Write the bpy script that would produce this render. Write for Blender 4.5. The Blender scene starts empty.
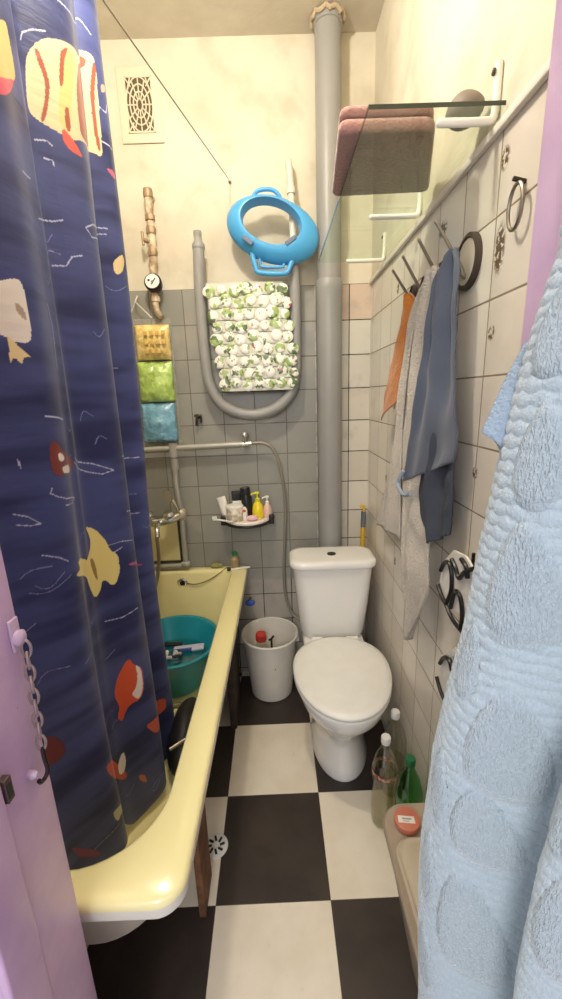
import bpy, math, random
import numpy as np
from mathutils import Vector, Matrix, noise
random.seed(7)
S = bpy.context.scene
COL = S.collection
PI = math.pi
D, W, LW, CEIL = 2.005, .448, -.90, 2.882      # back wall, right wall, left wall, ceiling
ROW0, TL = 1.682, .15                          # wall tile grid

# ------------------------------------------------------------------ materials
def lin(c):
    return tuple((x/255/12.92 if x/255 <= .04045 else ((x/255+.055)/1.055)**2.4) for x in c)

class NT:
    def __init__(s, name):
        s.m = bpy.data.materials.new(name); s.m.use_nodes = True
        s.t = s.m.node_tree; s.b = s.t.nodes['Principled BSDF']; s.out = s.t.nodes['Material Output']
    def n(s, typ, ins=None, **kw):
        nd = s.t.nodes.new('ShaderNode'+typ)
        for k, v in kw.items(): setattr(nd, k, v)
        for k, v in (ins or {}).items(): s.set(nd.inputs[k], v)
        return nd
    def set(s, sock, v):
        if isinstance(v, bpy.types.NodeSocket): s.t.links.new(v, sock)
        elif isinstance(v, tuple) and len(v) == 3 and sock.type == 'RGBA': sock.default_value = (*v, 1)
        else: sock.default_value = v
    def P(s, k, v): s.set(s.b.inputs[k], v)
    def ma(s, op, a, b=0., c=None, clamp=False):
        nd = s.n('Math', operation=op, use_clamp=clamp)
        s.set(nd.inputs[0], a); s.set(nd.inputs[1], b)
        if c is not None: s.set(nd.inputs[2], c)
        return nd.outputs[0]
    def mix(s, f, a, b):
        nd = s.n('Mix', data_type='RGBA')
        s.set(nd.inputs[0], f); s.set(nd.inputs[6], a); s.set(nd.inputs[7], b)
        return nd.outputs[2]
    def ramp(s, v, a, b, lo=0., hi=1.):
        nd = s.n('MapRange', interpolation_type='SMOOTHSTEP')
        for i, x in enumerate((v, a, b, lo, hi)): s.set(nd.inputs[i], x)
        return nd.outputs[0]
    def noise(s, scale, detail=3., vec=None, rough=.55):
        nd = s.n('TexNoise', {'Scale': scale, 'Detail': detail, 'Roughness': rough})
        s.set(nd.inputs['Vector'], vec if vec is not None else s.pos())
        return nd.outputs[0]
    def pos(s):
        return s.n('NewGeometry').outputs['Position']
    def obj(s):
        return s.n('TexCoord').outputs['Object']
    def xyz(s, v=None):
        return s.n('SeparateXYZ', {0: v if v is not None else s.pos()}).outputs
    def bump(s, h, strength=.3, dist=.01):
        s.P('Normal', s.n('Bump', {'Height': h, 'Strength': strength, 'Distance': dist}).outputs[0])

MATS = {}
def mat(name, c, r=.5, metal=0., var=None, bump=None, spec=.5, coat=0., sub=0., c2=None, sheen=0.):
    if name in MATS: return MATS[name]
    t = NT(name); c = lin(c)
    sc, am = var or (14., .08)
    n = t.noise(sc, 4., t.obj())
    if c2: col = t.mix(t.ramp(n, .5-am, .5+am), c, lin(c2))
    else: col = t.mix(n, tuple(x*(1-am) for x in c), tuple(min(1, x*(1+am)) for x in c))
    t.P('Base Color', col); t.P('Roughness', r); t.P('Metallic', metal); t.P('Specular IOR Level', spec); t.P('Coat Weight', coat)
    if sub: t.P('Subsurface Weight', sub); t.P('Subsurface Radius', (.02, .02, .015)); t.P('Subsurface Scale', .3)
    if sheen: t.P('Sheen Weight', sheen); t.P('Sheen Roughness', .6)
    if bump: t.bump(t.noise(bump[0], 4., t.obj()), bump[1], .004)
    MATS[name] = t.m
    return t.m

def clear(name, tint, gloss=.12, rough=.03):
    if name in MATS: return MATS[name]
    t = NT(name); t.t.nodes.remove(t.b)
    tr = t.n('BsdfTransparent', {0: lin(tint)}); gl = t.n('BsdfGlossy', {0: (1., 1., 1.), 1: rough})
    fr = t.n('LayerWeight', {0: .25})
    f = t.ma('ADD', t.ma('MULTIPLY', t.ma('POWER', fr.outputs['Facing'], 2.), .55), gloss*.06, clamp=True)
    mx = t.n('MixShader', {0: f, 1: tr.outputs[0], 2: gl.outputs[0]})
    t.t.links.new(mx.outputs[0], t.out.inputs[0]); MATS[name] = t.m
    return t.m

def film(name, c, opac=.5, rough=.2):
    t = NT(name); t.P('Base Color', lin(c)); t.P('Roughness', rough)
    n = t.noise(30., 3., t.obj())
    t.P('Alpha', t.ma('MULTIPLY_ADD', n, .3, opac-.15, clamp=True))
    t.bump(n, .4, .01)
    return t.m

def tile_wall(name, ax, a0, right=False):
    t = NT(name); p = t.xyz(); a, z = p[ax], p[2]
    u = t.ma('DIVIDE', t.ma('SUBTRACT', a, a0), TL); v = t.ma('DIVIDE', t.ma('SUBTRACT', z, ROW0), TL)
    # floor/fract per tile
    fu, fv = t.ma('FRACT', u), t.ma('FRACT', v)
    du = t.ma('MINIMUM', fu, t.ma('SUBTRACT', 1., fu)); dv = t.ma('MINIMUM', fv, t.ma('SUBTRACT', 1., fv))
    d = t.ma('MULTIPLY', t.ma('MINIMUM', du, dv), TL)
    wob = t.ma('MULTIPLY', t.noise(25., 2.), .0012)
    grout = t.ramp(t.ma('SUBTRACT', d, wob), .0006, .0022, 1., 0.)
    cell = t.n('CombineXYZ', {0: t.ma('FLOOR', u), 1: t.ma('FLOOR', v)}).outputs[0]
    rnd = t.n('TexWhiteNoise', {0: cell}, noise_dimensions='2D').outputs[0]
    big = t.noise(3.5, 4.); fine = t.noise(40., 4.)
    dirt = t.ramp(t.noise(7., 5.), .5, .75)
    if right:
        tile = t.mix(rnd, lin((222, 214, 200)), lin((236, 229, 216)))
        tile = t.mix(t.ma('MULTIPLY', dirt, .25), tile, lin((190, 176, 156)))
        gcol = lin((146, 128, 104)); rough = .22
        m = None                                   # brown floral transfers on single tiles
        for (cy, cz, ry, rz) in ((.888, 1.77, .022, .05), (.893, 1.618, .015, .017), (.911, 1.322, .014, .015), (.896, 1.925, .018, .022), (1.187, 1.908, .03, .02),
                                 (1.40, 1.60, .018, .03), (1.42, 1.32, .015, .02), (1.50, 1.78, .015, .02), (1.28, 1.01, .015, .025), (1.50, .86, .015, .02), (1.58, 1.46, .02, .03), (1.66, 1.16, .015, .02), (1.58, 1.86, .015, .02)):
            q = t.ma('SQRT', t.ma('ADD', t.ma('POWER', t.ma('DIVIDE', t.ma('SUBTRACT', p[1], cy), ry), 2.), t.ma('POWER', t.ma('DIVIDE', t.ma('SUBTRACT', z, cz), rz), 2.)))
            k = t.ramp(q, .6, 1.1, 1., 0.); m = k if m is None else t.ma('MAXIMUM', m, k)
        pet = t.ramp(t.noise(110., 3.), .40, .50)
        tile = t.mix(t.ma('MULTIPLY', m, pet), tile, lin((112, 88, 62)))
    else:
        grey = t.mix(rnd, lin((142, 141, 132)), lin((158, 157, 147)))
        grey = t.mix(t.ramp(big, .5, .68), grey, lin((172, 167, 153)))
        cream = t.mix(rnd, lin((205, 196, 178)), lin((218, 211, 195)))
        wob2 = t.ma('MULTIPLY', t.ma('SUBTRACT', t.noise(16., 3.), .5), .04)
        isg = t.ma('MULTIPLY', t.ramp(t.ma('ADD', p[0], wob2), .19, .20, 1., 0.), t.ramp(t.ma('ADD', z, wob2), .555, .575))
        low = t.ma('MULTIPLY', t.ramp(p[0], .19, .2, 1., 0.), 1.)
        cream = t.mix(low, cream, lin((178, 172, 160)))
        pk = t.ramp(z, 1.829, 1.832); cream = t.mix(pk, cream, lin((212, 190, 168)))
        tile = t.mix(isg, cream, grey)
        tile = t.mix(t.ma('MULTIPLY', dirt, .3), tile, lin((120, 112, 98)))
        gcol = t.mix(isg, lin((38, 32, 28)), lin((112, 108, 96))); rough = t.ma('MULTIPLY_ADD', big, .3, .2)
    up = t.ramp(z, 1.981, 1.983)
    plaster = t.mix(t.ramp(big, .35, .7), lin((222, 214, 194)), lin((208, 199, 178)))
    plaster = t.mix(t.ma('MULTIPLY', dirt, .35), plaster, lin((184, 172, 148)))
    col = t.mix(up, t.mix(grout, tile, gcol), plaster)
    t.P('Base Color', col); t.P('Roughness', t.mix(up, t.mix(grout, t.n('CombineXYZ', {0: rough, 1: rough, 2: rough}).outputs[0], (.8, .8, .8)), (.85, .85, .85)))
    h = t.ma('ADD', t.ma('MULTIPLY', t.ma('SUBTRACT', 1., grout), t.ma('SUBTRACT', 1., up)), t.ma('MULTIPLY', t.ma('ADD', big, fine), .25))
    t.bump(h, .35, .003)
    return t.m

# ------------------------------------------------------------------ mesh builder
def crom(pts, n):
    """Catmull-Rom through pts, n steps per span"""
    P = [Vector(p) for p in pts]; out = []
    for i in range(len(P)-1):
        a = P[i-1] if i else P[0]*2-P[1]; b, c = P[i], P[i+1]; d = P[i+2] if i+2 < len(P) else P[-1]*2-P[-2]
        for k in range(n):
            t = k/n
            out.append(.5*((2*b)+(c-a)*t+(2*a-5*b+4*c-d)*t*t+(3*b-a-3*c+d)*t**3))
    out.append(P[-1]); return out

class B:
    def __init__(s): s.v = []; s.f = []; s.mi = []; s.cur = 0; s.mx = None
    def add(s, vs, fs):
        o = len(s.v)
        for p in vs:
            p = Vector(p); s.v.append(s.mx @ p if s.mx else p)
        for f in fs: s.f.append([o+i for i in f]); s.mi.append(s.cur)
        return s
    def box(s, a, b, bev=0.):
        x0, y0, z0 = [min(p, q) for p, q in zip(a, b)]; x1, y1, z1 = [max(p, q) for p, q in zip(a, b)]
        if bev <= 0:
            v = [(x, y, z) for x in (x0, x1) for y in (y0, y1) for z in (z0, z1)]
            return s.add(v, [(0, 1, 3, 2), (4, 6, 7, 5), (0, 4, 5, 1), (2, 3, 7, 6), (0, 2, 6, 4), (1, 5, 7, 3)])
        bev = min(bev, (x1-x0)*.49, (y1-y0)*.49, (z1-z0)*.49)
        L = []
        for k in range(7):                       # rounded-box as lofted loops
            th = -PI/2 + PI*k/6
            ins = bev*(1-math.cos(th)); zz = (z0+bev+bev*math.sin(th)) if k < 3 else ((z1-bev+bev*math.sin(th)) if k > 3 else None)
            if k == 3:
                L.append((0, z0+bev)); L.append((0, z1-bev))
            else: L.append((ins, zz))
        loops = [[(x, y, z) for x, y in rrect(x0+i, x1-i, y0+i, y1-i, max(bev-i*.6, .0005), 4)] for i, z in L]
        return s.loft(loops)
    def loft(s, loops, caps=(True, True), closed=True):
        n = len(loops[0]); vs = [p for l in loops for p in l]; fs = []
        for i in range(len(loops)-1):
            for j in range(n if closed else n-1):
                k = (j+1) % n
                fs.append((i*n+j, i*n+k, (i+1)*n+k, (i+1)*n+j))
        if caps[0]: fs.append(tuple(range(n))[::-1])
        if caps[1]: fs.append(tuple((len(loops)-1)*n+j for j in range(n)))
        return s.add(vs, fs)
    def lathe(s, prof, c=(0, 0, 0), n=32, axis='z', caps=(True, True), sx=1., sy=1.):
        loops = []
        for r, h in prof:
            l = []
            for k in range(n):
                a = 2*PI*k/n; x, y = r*math.cos(a)*sx, r*math.sin(a)*sy
                q = {'z': (x, y, h), 'y': (x, h, -y), 'x': (h, x, y)}[axis]
                l.append((c[0]+q[0], c[1]+q[1], c[2]+q[2]))
            loops.append(l)
        return s.loft(loops, caps)
    def tube(s, pts, r, n=10, smooth=0, caps=(True, True), closed=False):
        if smooth: pts = crom(pts, smooth)
        P = [Vector(p) for p in pts]; m = len(P); loops = []; up = None
        for i in range(m):
            a = P[(i-1) % m] if (i or closed) else P[i]; b = P[(i+1) % m] if (i < m-1 or closed) else P[i]
            t = (b-a).normalized()
            if up is None: up = t.orthogonal().normalized()
            up = (up-t*up.dot(t)).normalized(); w = t.cross(up)
            rr = r(i/(m-1)) if callable(r) else r
            loops.append([P[i]+up*rr*math.cos(2*PI*k/n)+w*rr*math.sin(2*PI*k/n) for k in range(n)])
        if closed: loops.append(loops[0]); caps = (False, False)
        return s.loft(loops, caps)
    def ball(s, c, r, n=14, sc=(1, 1, 1), wob=0., ws=8.):
        prof = []; m = n//2+2; loops = []
        for i in range(m+1):
            th = PI*i/m; loops.append([])
            for k in range(n):
                a = 2*PI*k/n; d = Vector((math.sin(th)*math.cos(a)*sc[0], math.sin(th)*math.sin(a)*sc[1], -math.cos(th)*sc[2]))*r
                if wob: d *= 1+wob*noise.noise((Vector(c)+d)*ws)
                loops[-1].append(Vector(c)+d)
        return s.loft(loops)
    def grid(s, rows):
        return s.loft(rows, (False, False), closed=False)
    def poly(s, pts, off):
        """prism from planar polygon by offset vector"""
        o = Vector(off); return s.loft([[Vector(p) for p in pts], [Vector(p)+o for p in pts]])

def rrect(x0, x1, y0, y1, r, n=6):
    r = r if isinstance(r, (list, tuple)) else [r]*4
    out = []
    for (cx, cy, sx, sy, a0, rr) in ((x0, y0, 1, 1, PI, r[0]), (x1, y0, -1, 1, 1.5*PI, r[1]), (x1, y1, -1, -1, 0, r[2]), (x0, y1, 1, -1, .5*PI, r[3])):
        for k in range(n+1):
            a = a0+.5*PI*k/n; out.append((cx+sx*rr+rr*math.cos(a), cy+sy*rr+rr*math.sin(a)))
    return out

def wloc(o):
    v = Vector((0, 0, 0))
    while o: v = v+o.location; o = o.parent
    return v

def obj(name, b, m, parent=None, smooth=True, ang=40, loc=None):
    me = bpy.data.meshes.new(name)
    if parent: base = wloc(parent)
    else:
        if loc is None:
            xs = [p.x for p in b.v]; ys = [p.y for p in b.v]; zs = [p.z for p in b.v]
            loc = ((min(xs)+max(xs))/2, (min(ys)+max(ys))/2, min(zs))
        base = Vector(loc)
    me.from_pydata([tuple(p-base) for p in b.v], [], b.f)
    for k in (m if isinstance(m, (list, tuple)) else [m]): me.materials.append(k)
    if isinstance(m, (list, tuple)): me.polygons.foreach_set('material_index', b.mi)
    import bmesh
    bm = bmesh.new(); bm.from_mesh(me); bmesh.ops.remove_doubles(bm, verts=bm.verts, dist=1e-6)
    bmesh.ops.recalc_face_normals(bm, faces=bm.faces); bm.to_mesh(me); bm.free()
    if smooth:
        me.shade_smooth(); me.set_sharp_from_angle(angle=math.radians(ang))
    o = bpy.data.objects.new(name, me); COL.objects.link(o)
    if parent: o.parent = parent
    else: o.location = base
    return o

def tag(o, label, cat, group=None):
    o['label'] = label; o['category'] = cat
    if group: o['group'] = group
    return o
def thing(name, label, cat, loc, group=None):
    o = bpy.data.objects.new(name, None); COL.objects.link(o); o.location = loc; o.empty_display_size = .05
    return tag(o, label, cat, group)
def struct(name, b, m, smooth=False):
    o = obj(name, b, m, None, smooth, loc=(0, 0, 0)); o['kind'] = 'structure'; return o
def solid(o, th, off=0.):
    md = o.modifiers.new('thickness', 'SOLIDIFY'); md.thickness = th; md.offset = off
    return o
def disc_rot(axis_from, axis_to):
    return Vector(axis_from).rotation_difference(Vector(axis_to)).to_matrix().to_4x4()
def aim(p, d):
    """matrix putting local z along d with origin at p"""
    return Matrix.Translation(Vector(p)) @ disc_rot((0, 0, 1), d)

# common materials
CHROME = mat('chrome', (226, 222, 214), .26, 1., var=(30., .06))
STEEL = mat('steel', (150, 145, 135), .35, 1.)
BLACKP = mat('black_plastic', (26, 25, 25), .4)
WHITEP = mat('white_plastic', (240, 237, 228), .35)
CERAMIC = mat('ceramic', (240, 237, 230), .12, coat=.5, var=(3., .02))
GREYPAINT = mat('grey_pipe_paint', (150, 149, 145), .4, var=(9., .08), bump=(60., .08))

# ------------------------------------------------------------------ the setting
def floor_mat():
    t = NT('checker_floor'); p = t.xyz()
    c, s = math.cos(.0059), math.sin(.0059); k = .3531
    x = t.ma('ADD', p[0], .2386); y = t.ma('SUBTRACT', p[1], .913)
    u = t.ma('DIVIDE', t.ma('ADD', t.ma('MULTIPLY', x, c), t.ma('MULTIPLY', y, s)), k)
    v = t.ma('DIVIDE', t.ma('SUBTRACT', t.ma('MULTIPLY', y, c), t.ma('MULTIPLY', x, s)), k)
    par = t.ma('FLOORED_MODULO', t.ma('ADD', t.ma('FLOOR', u), t.ma('FLOOR', v)), 2.)
    n = t.noise(6., 5.); st = t.noise(30., 4.)
    dark = t.mix(t.ramp(n, .3, .7), lin((50, 42, 38)), lin((66, 56, 50)))
    light = t.mix(t.ramp(n, .3, .7), lin((246, 235, 213)), lin((236, 223, 199)))
    light = t.mix(t.ramp(st, .62, .8, 0., .25), light, lin((180, 162, 132)))
    fu, fv = t.ma('FRACT', u), t.ma('FRACT', v)
    d = t.ma('MINIMUM', t.ma('MINIMUM', fu, t.ma('SUBTRACT', 1., fu)), t.ma('MINIMUM', fv, t.ma('SUBTRACT', 1., fv)))
    g = t.ramp(d, .001, .004, .6, 0.)
    t.P('Base Color', t.mix(g, t.mix(par, dark, light), lin((60, 50, 42)))); t.P('Roughness', t.ma('MULTIPLY_ADD', n, .2, .3))
    t.bump(t.ma('ADD', t.ma('MULTIPLY', g, -1.), t.ma('MULTIPLY', st, .2)), .2, .002)
    return t.m
def plaster_mat(name, c, c2):
    t = NT(name); n = t.noise(4., 5.)
    t.P('Base Color', t.mix(t.ramp(n, .35, .68), lin(c), lin(c2))); t.P('Roughness', .9); t.bump(t.noise(22., 5.), .25, .006)
    return t.m
def jamb_mat():
    t = NT('mauve_gloss_paint'); o = t.pos(); n = t.noise(9., 5.)
    chip = t.ramp(t.noise(26., 6., rough=.7), .68, .72)
    col = t.mix(t.ramp(n, .3, .7), lin((208, 174, 204)), lin((190, 156, 192)))
    col = t.mix(t.ma('MULTIPLY', chip, .55), col, lin((150, 120, 120)))
    t.P('Base Color', col); t.P('Roughness', .3); t.bump(t.ma('ADD', n, t.ma('MULTIPLY', chip, -.3)), .3, .006)
    return t.m
JAMB = jamb_mat()

struct('floor', B().box((LW-.1, -.6, -.1), (W+.1, D+.1, 0)), floor_mat())
struct('ceiling', B().box((LW-.1, .34, CEIL), (W+.1, D+.1, CEIL+.1)), plaster_mat('ceiling_plaster', (218, 210, 194), (204, 195, 178)))
struct('wall_back', B().box((LW-.1, D, 0), (W+.1, D+.1, CEIL)), tile_wall('back_wall_tiles', 0, .20))
struct('wall_right', B().box((W, .34, 0), (W+.1, D, CEIL)), tile_wall('right_wall_tiles', 1, .910, True))
struct('wall_left', B().box((LW-.1, .34, 0), (LW, D, CEIL)), tile_wall('left_wall_tiles', 1, .005, True))
XL, XR, YF, YN = -.351, .2795, .49, .335
fw = B().box((LW, YN+.01, 0), (XL-.03, YF-.012, CEIL)).box((XR+.03, YN+.01, 0), (W, YF-.012, CEIL)).box((XL-.03, YN+.01, 2.10), (XR+.03, YF-.012, CEIL))
struct('wall_front', fw, plaster_mat('front_plaster', (214, 204, 184), (200, 190, 168)))
jl = B().box((XL-.03, YN, 0), (XL, YF, 2.07), .004).box((XL-.07, YF-.012, 0), (XL-.004, YF-.002, 2.12), .003)
jl.box((XL-.004, YN, 0), (XL+.008, .395, 2.07), .004)
tr = struct('trim_1', jl, JAMB, True)
jr = B().box((XR, YN, 0), (XR+.03, YF, 2.07), .004).box((XR+.004, YF-.012, 0), (XR+.07, YF-.002, 2.12), .003)
jr.box((XR-.010, YN, 0), (XR+.004, .43, 2.07), .004)
struct('trim_2', jr, JAMB, True)
struct('trim_3', B().box((XL-.03, YN, 2.07), (XR+.03, YF, 2.10), .004), JAMB, True)
dr = B().box((XR+.008, -.32, .02), (XR+.048, .325, 2.05), .004)
struct('door_1', dr, JAMB, True)
# latch hole on the left jamb
lb = B().box((XL-.001, .397, 1.035), (XL+.0095, .409, 1.068), .001)
lp = tag(obj('strike_plate', lb, mat('worn_steel', (96, 80, 78), .5, .7, var=(40., .3))), 'worn metal strike plate set into the mauve left door jamb', 'strike plate')
obj('latch_hole', B().box((XL+.009, .399, 1.042), (XL+.0101, .406, 1.060)), BLACKP, lp)
# white ledge on top of the right wall tiles
struct('trim_4', B().box((W-.012, .62, 1.975), (W, D, 1.993), .003), mat('ledge_white', (232, 226, 212), .5), True)
# ------------------------------------------------------------------ bathtub
ENAMEL = mat('yellow_enamel', (243, 231, 170), .16, coat=.4, var=(4., .04))
ENAMELW = mat('worn_enamel_edge', (226, 221, 206), .4, var=(18., .1), bump=(40., .2))
tub = thing('bathtub', 'pale yellow enamel bathtub along the left wall under the navy curtain', 'bathtub', (-.55, 1.27, 0))
RZ = .655
def tl(x0, x1, y0, y1, r, z):
    out = []
    for x, y in rrect(x0, x1, y0, y1, r, 10):
        q = (y-.534)/1.466
        out.append((x+(max(0, min(1, (x+.85)/.3)))*(.002+.021*q), .521+q*1.477, z+.025*min(1, max(0, (z-.3)/.28))))
    return out
lo = [tl(-.70, -.44, 1.02, 1.82, .10, .17), tl(-.77, -.375, .93, 1.87, .12, .19), tl(-.80, -.325, .775, 1.91, .12, .24), tl(-.82, -.298, .655, 1.93, [.15, .15, .08, .08], .34), tl(-.832, -.28, .634, 1.94, [.15, .15, .07, .07], .46),
      tl(-.835, -.272, .598, 1.965, [.15, .15, .06, .06], .56), tl(-.84, -.262, .585, 1.972, [.15, .15, .06, .06], .604)]
b = B(); b.cur = 1
b.loft(lo, (True, False))
b.loft([lo[-1], tl(-.893, -.204, .541, 1.997, [.02, .045, .02, .02], .590), tl(-.895, -.199, .536, 2.0, [.02, .05, .02, .02], .592), tl(-.896, -.197, .534, 2.0, [.02, .052, .02, .02], .616)], (False, False))
b.cur = 0
inn = [tl(-.896, -.197, .534, 2.0, [.02, .052, .02, .02], .616), tl(-.894, -.199, .537, 1.999, [.02, .05, .02, .02], .626), tl(-.888, -.206, .543, 1.993, [.02, .045, .02, .02], .63),
       tl(-.85, -.268, .590, 1.955, [.16, .16, .05, .05], .63), tl(-.845, -.273, .596, 1.950, [.16, .16, .05, .05],   .626),
       tl(-.84, -.279, .602, 1.944, [.16, .16, .05, .05], .61), tl(-.820, -.297, .655, 1.925, [.16, .16, .07, .07], .46), tl(-.805, -.318, .73, 1.905, [.15, .15, .09, .09], .30),
       tl(-.785, -.345, .86, 1.88, [.13, .13, .09, .09], .252), tl(-.74, -.39, .98, 1.83, [.1, .1, .08, .08], .235), tl(-.66, -.47, 1.06, 1.7, [.05, .05, .05, .05], .232)]
b.loft(inn, (False, True))
obj('basin_shell', b, [ENAMEL, ENAMELW], tub, ang=60)
for x in (-.72, -.40):
    for y in (1.14, 1.74):
        obj('leg', B().tube([(x, y, .20), (x, y, .12), (x*1.0, y+(.02 if y > 1 else -.02), .02), (x, y, 0.0)], lambda t: .028-.012*t, 8, 4), mat('iron_leg', (190, 186, 172), .6), tub)
ov = obj('overflow', B().lathe([(.0, .0), (.026, .0), (.028, -.006), (.020, -.009), (.014, -.004), (.0, -.004)], (-.51, 1.943, .592), 24, 'y'), CHROME, tub)
obj('overflow_grille', B().lathe([(.0, 0), (.014, 0), (.014, -.003), (0, -.003)], (-.51, 1.938, .592), 16, 'y'), mat('dark_hole', (34, 30, 28), .6), ov)

# ------------------------------------------------------------------ shower curtain
CZ0, CZ1 = .27, 2.56
#CURTAIN-BEGIN
def curtain_pos(s, z):
    """s in 0..1 across the curtain, z height"""
    q = (z-.27)/2.29
    y = .70+s*(.58+.13*q+.02*np.sin(z*2.1)-.045*np.exp(-((z-.95)/.45)**2))
    x = -.545+.10*np.minimum(1, s/.55)**.8-.0*s
    amp = .030*(1-.25*q)
    ph = 2*np.pi*(3.35*s+.16*np.sin(5.2*s+1)+.05*np.sin(2.1*z))
    fx = amp*np.cos(ph)+.008*np.sin(2*ph+1.3+z)+.004*np.sin(3.1*z+9*s)
    x = x+fx
    y = y+.020*np.sin(ph*1.0+.6)
    return x, y
#CURTAIN-END
FISH = [
    ((208, 188, 150), [(0.519, 2.186), (0.543, 2.221), (0.565, 2.242), (0.589, 2.254), (0.629, 2.27), (0.864, 2.359), (0.882, 2.356), (0.884, 2.328), (0.882, 2.262), (0.88, 2.198), (0.878, 2.127), (0.858, 2.135), (0.627, 2.089), (0.595, 2.073), (0.565, 2.076), (0.537, 2.081), (0.501, 2.091), (0.507, 2.137)]),
    ((214, 182, 120), [(0.599, 2.242), (0.649, 2.27), (0.609, 2.17), (0.593, 2.084), (0.571, 2.091), (0.583, 2.17)]),
    ((150, 78, 58), [(0.543, 2.216), (0.553, 2.208), (0.565, 2.163), (0.555, 2.117), (0.543, 2.084), (0.535, 2.084), (0.551, 2.13), (0.555, 2.165), (0.543, 2.198)]),
    ((150, 78, 58), [(0.593, 2.239), (0.615, 2.257), (0.599, 2.226), (0.591, 2.173), (0.581, 2.165), (0.587, 2.206)]),
    ((150, 78, 58), [(0.587, 2.132), (0.597, 2.137), (0.597, 2.112), (0.595, 2.089), (0.585, 2.086)]),
    ((150, 78, 58), [(0.685, 2.28), (0.87, 2.351), (0.856, 2.31), (0.697, 2.201), (0.854, 2.173), (0.625, 2.081), (0.621, 2.137), (0.631, 2.211)]),
    ((150, 78, 58), [(0.878, 2.346), (0.886, 2.336), (0.874, 2.275), (0.872, 2.201), (0.876, 2.142), (0.868, 2.145), (0.864, 2.216), (0.866, 2.277)]),
    ((196, 84, 74), [(0.577, 2.091), (0.595, 2.079), (0.625, 2.051), (0.591, 2.048), (0.575, 2.063)]),
    ((206, 172, 104), [(0.263, 2.147), (0.349, 2.198), (0.353, 2.168), (0.359, 2.127), (0.353, 2.104), (0.257, 2.045), (0.236, 2.04)]),
    ((190, 70, 90), [(0.238, 2.051), (0.353, 2.109), (0.311, 2.068), (0.263, 2.035), (0.234, 2.025)]),
    ((222, 214, 204), [(0.19, 1.719), (0.21, 1.73), (0.23, 1.735), (0.234, 1.696), (0.232, 1.628), (0.216, 1.618), (0.198, 1.625), (0.18, 1.64)]),
    ((226, 204, 150), [(0.196, 1.635), (0.21, 1.612), (0.228, 1.592), (0.214, 1.597), (0.208, 1.579), (0.2, 1.595), (0.192, 1.579), (0.196, 1.612)]),
    ((170, 150, 130), [(0.212, 1.694), (0.226, 1.684), (0.228, 1.658), (0.216, 1.671)]),
    ((120, 52, 48), [(0.23, 1.434), (0.251, 1.429), (0.267, 1.404), (0.369, 1.383), (0.381, 1.363), (0.269, 1.355), (0.23, 1.36), (0.224, 1.386)]),
    ((220, 212, 206), [(0.244, 1.406), (0.261, 1.404), (0.275, 1.391), (0.248, 1.386)]),
    ((220, 212, 206), [(0.251, 1.378), (0.317, 1.373), (0.319, 1.355), (0.255, 1.36)]),
    ((226, 206, 128), [(0.459, 1.212), (0.511, 1.2), (0.537, 1.162), (0.543, 1.131), (0.561, 1.113), (0.561, 1.085), (0.543, 1.047), (0.457, 1.072), (0.236, 1.126), (0.261, 1.139), (0.397, 1.128), (0.479, 1.146), (0.487, 1.182)]),
    ((226, 206, 128), [(0.255, 1.164), (0.561, 1.098), (0.561, 1.065), (0.541, 1.027), (0.515, 1.065), (0.501, 1.029), (0.465, 1.019), (0.399, 1.062), (0.381, 1.093), (0.236, 1.134), (0.275, 1.136)]),
    ((150, 120, 60), [(0.457, 1.126), (0.487, 1.126), (0.497, 1.093), (0.497, 1.06), (0.483, 1.075)]),
    ((216, 84, 52), [(0.551, 0.81), (0.563, 0.777), (0.585, 0.754), (0.583, 0.688), (0.569, 0.657), (0.541, 0.66), (0.525, 0.647), (0.511, 0.619), (0.491, 0.644), (0.509, 0.672), (0.491, 0.718), (0.513, 0.764)]),
    ((232, 222, 214), [(0.565, 0.777), (0.579, 0.759), (0.581, 0.695), (0.565, 0.657), (0.545, 0.69), (0.561, 0.703), (0.569, 0.739)]),
    ((206, 92, 68), [(0.86, 0.512), (0.882, 0.497), (0.874, 0.441), (0.633, 0.499), (0.603, 0.499), (0.571, 0.558), (0.601, 0.555)]),
    ((110, 46, 52), [(0.13, 0.792), (0.156, 0.779), (0.17, 0.729), (0.152, 0.711), (0.112, 0.721)]),
    ((206, 92, 68), [(0.232, 0.624), (0.431, 0.517), (0.497, 0.456), (0.495, 0.425), (0.271, 0.532), (0.236, 0.583)]),
    ((232, 224, 220), [(0.437, 0.504), (0.499, 0.532), (0.503, 0.484), (0.485, 0.458), (0.439, 0.469)]),
    ((200, 196, 160), [(0.23, 0.479), (0.429, 0.359), (0.255, 0.433), (0.242, 0.425), (0.232, 0.443)]),
    ((196, 112, 82), [(0.541, 0.408), (0.559, 0.395), (0.565, 0.359), (0.551, 0.372), (0.541, 0.39)]),
    ((120, 60, 90), [(0.13, 0.476), (0.194, 0.397), (0.19, 0.38), (0.146, 0.423)]),
    ((214, 190, 140), [(0.872, 1.882), (0.9, 1.91), (0.906, 1.89), (0.892, 1.857), (0.874, 1.847)]),
    ((196, 160, 130), [(0.892, 2.305), (0.91, 2.315), (0.91, 2.3), (0.89, 2.282)]),
    ((188, 92, 120), [(0.878, 2.109), (0.906, 2.114), (0.91, 2.094), (0.898, 2.094)]),
    ((170, 80, 120), [(0.585, 1.08), (0.864, 1.016), (0.862, 1.001), (0.585, 1.067)]),
]
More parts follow.
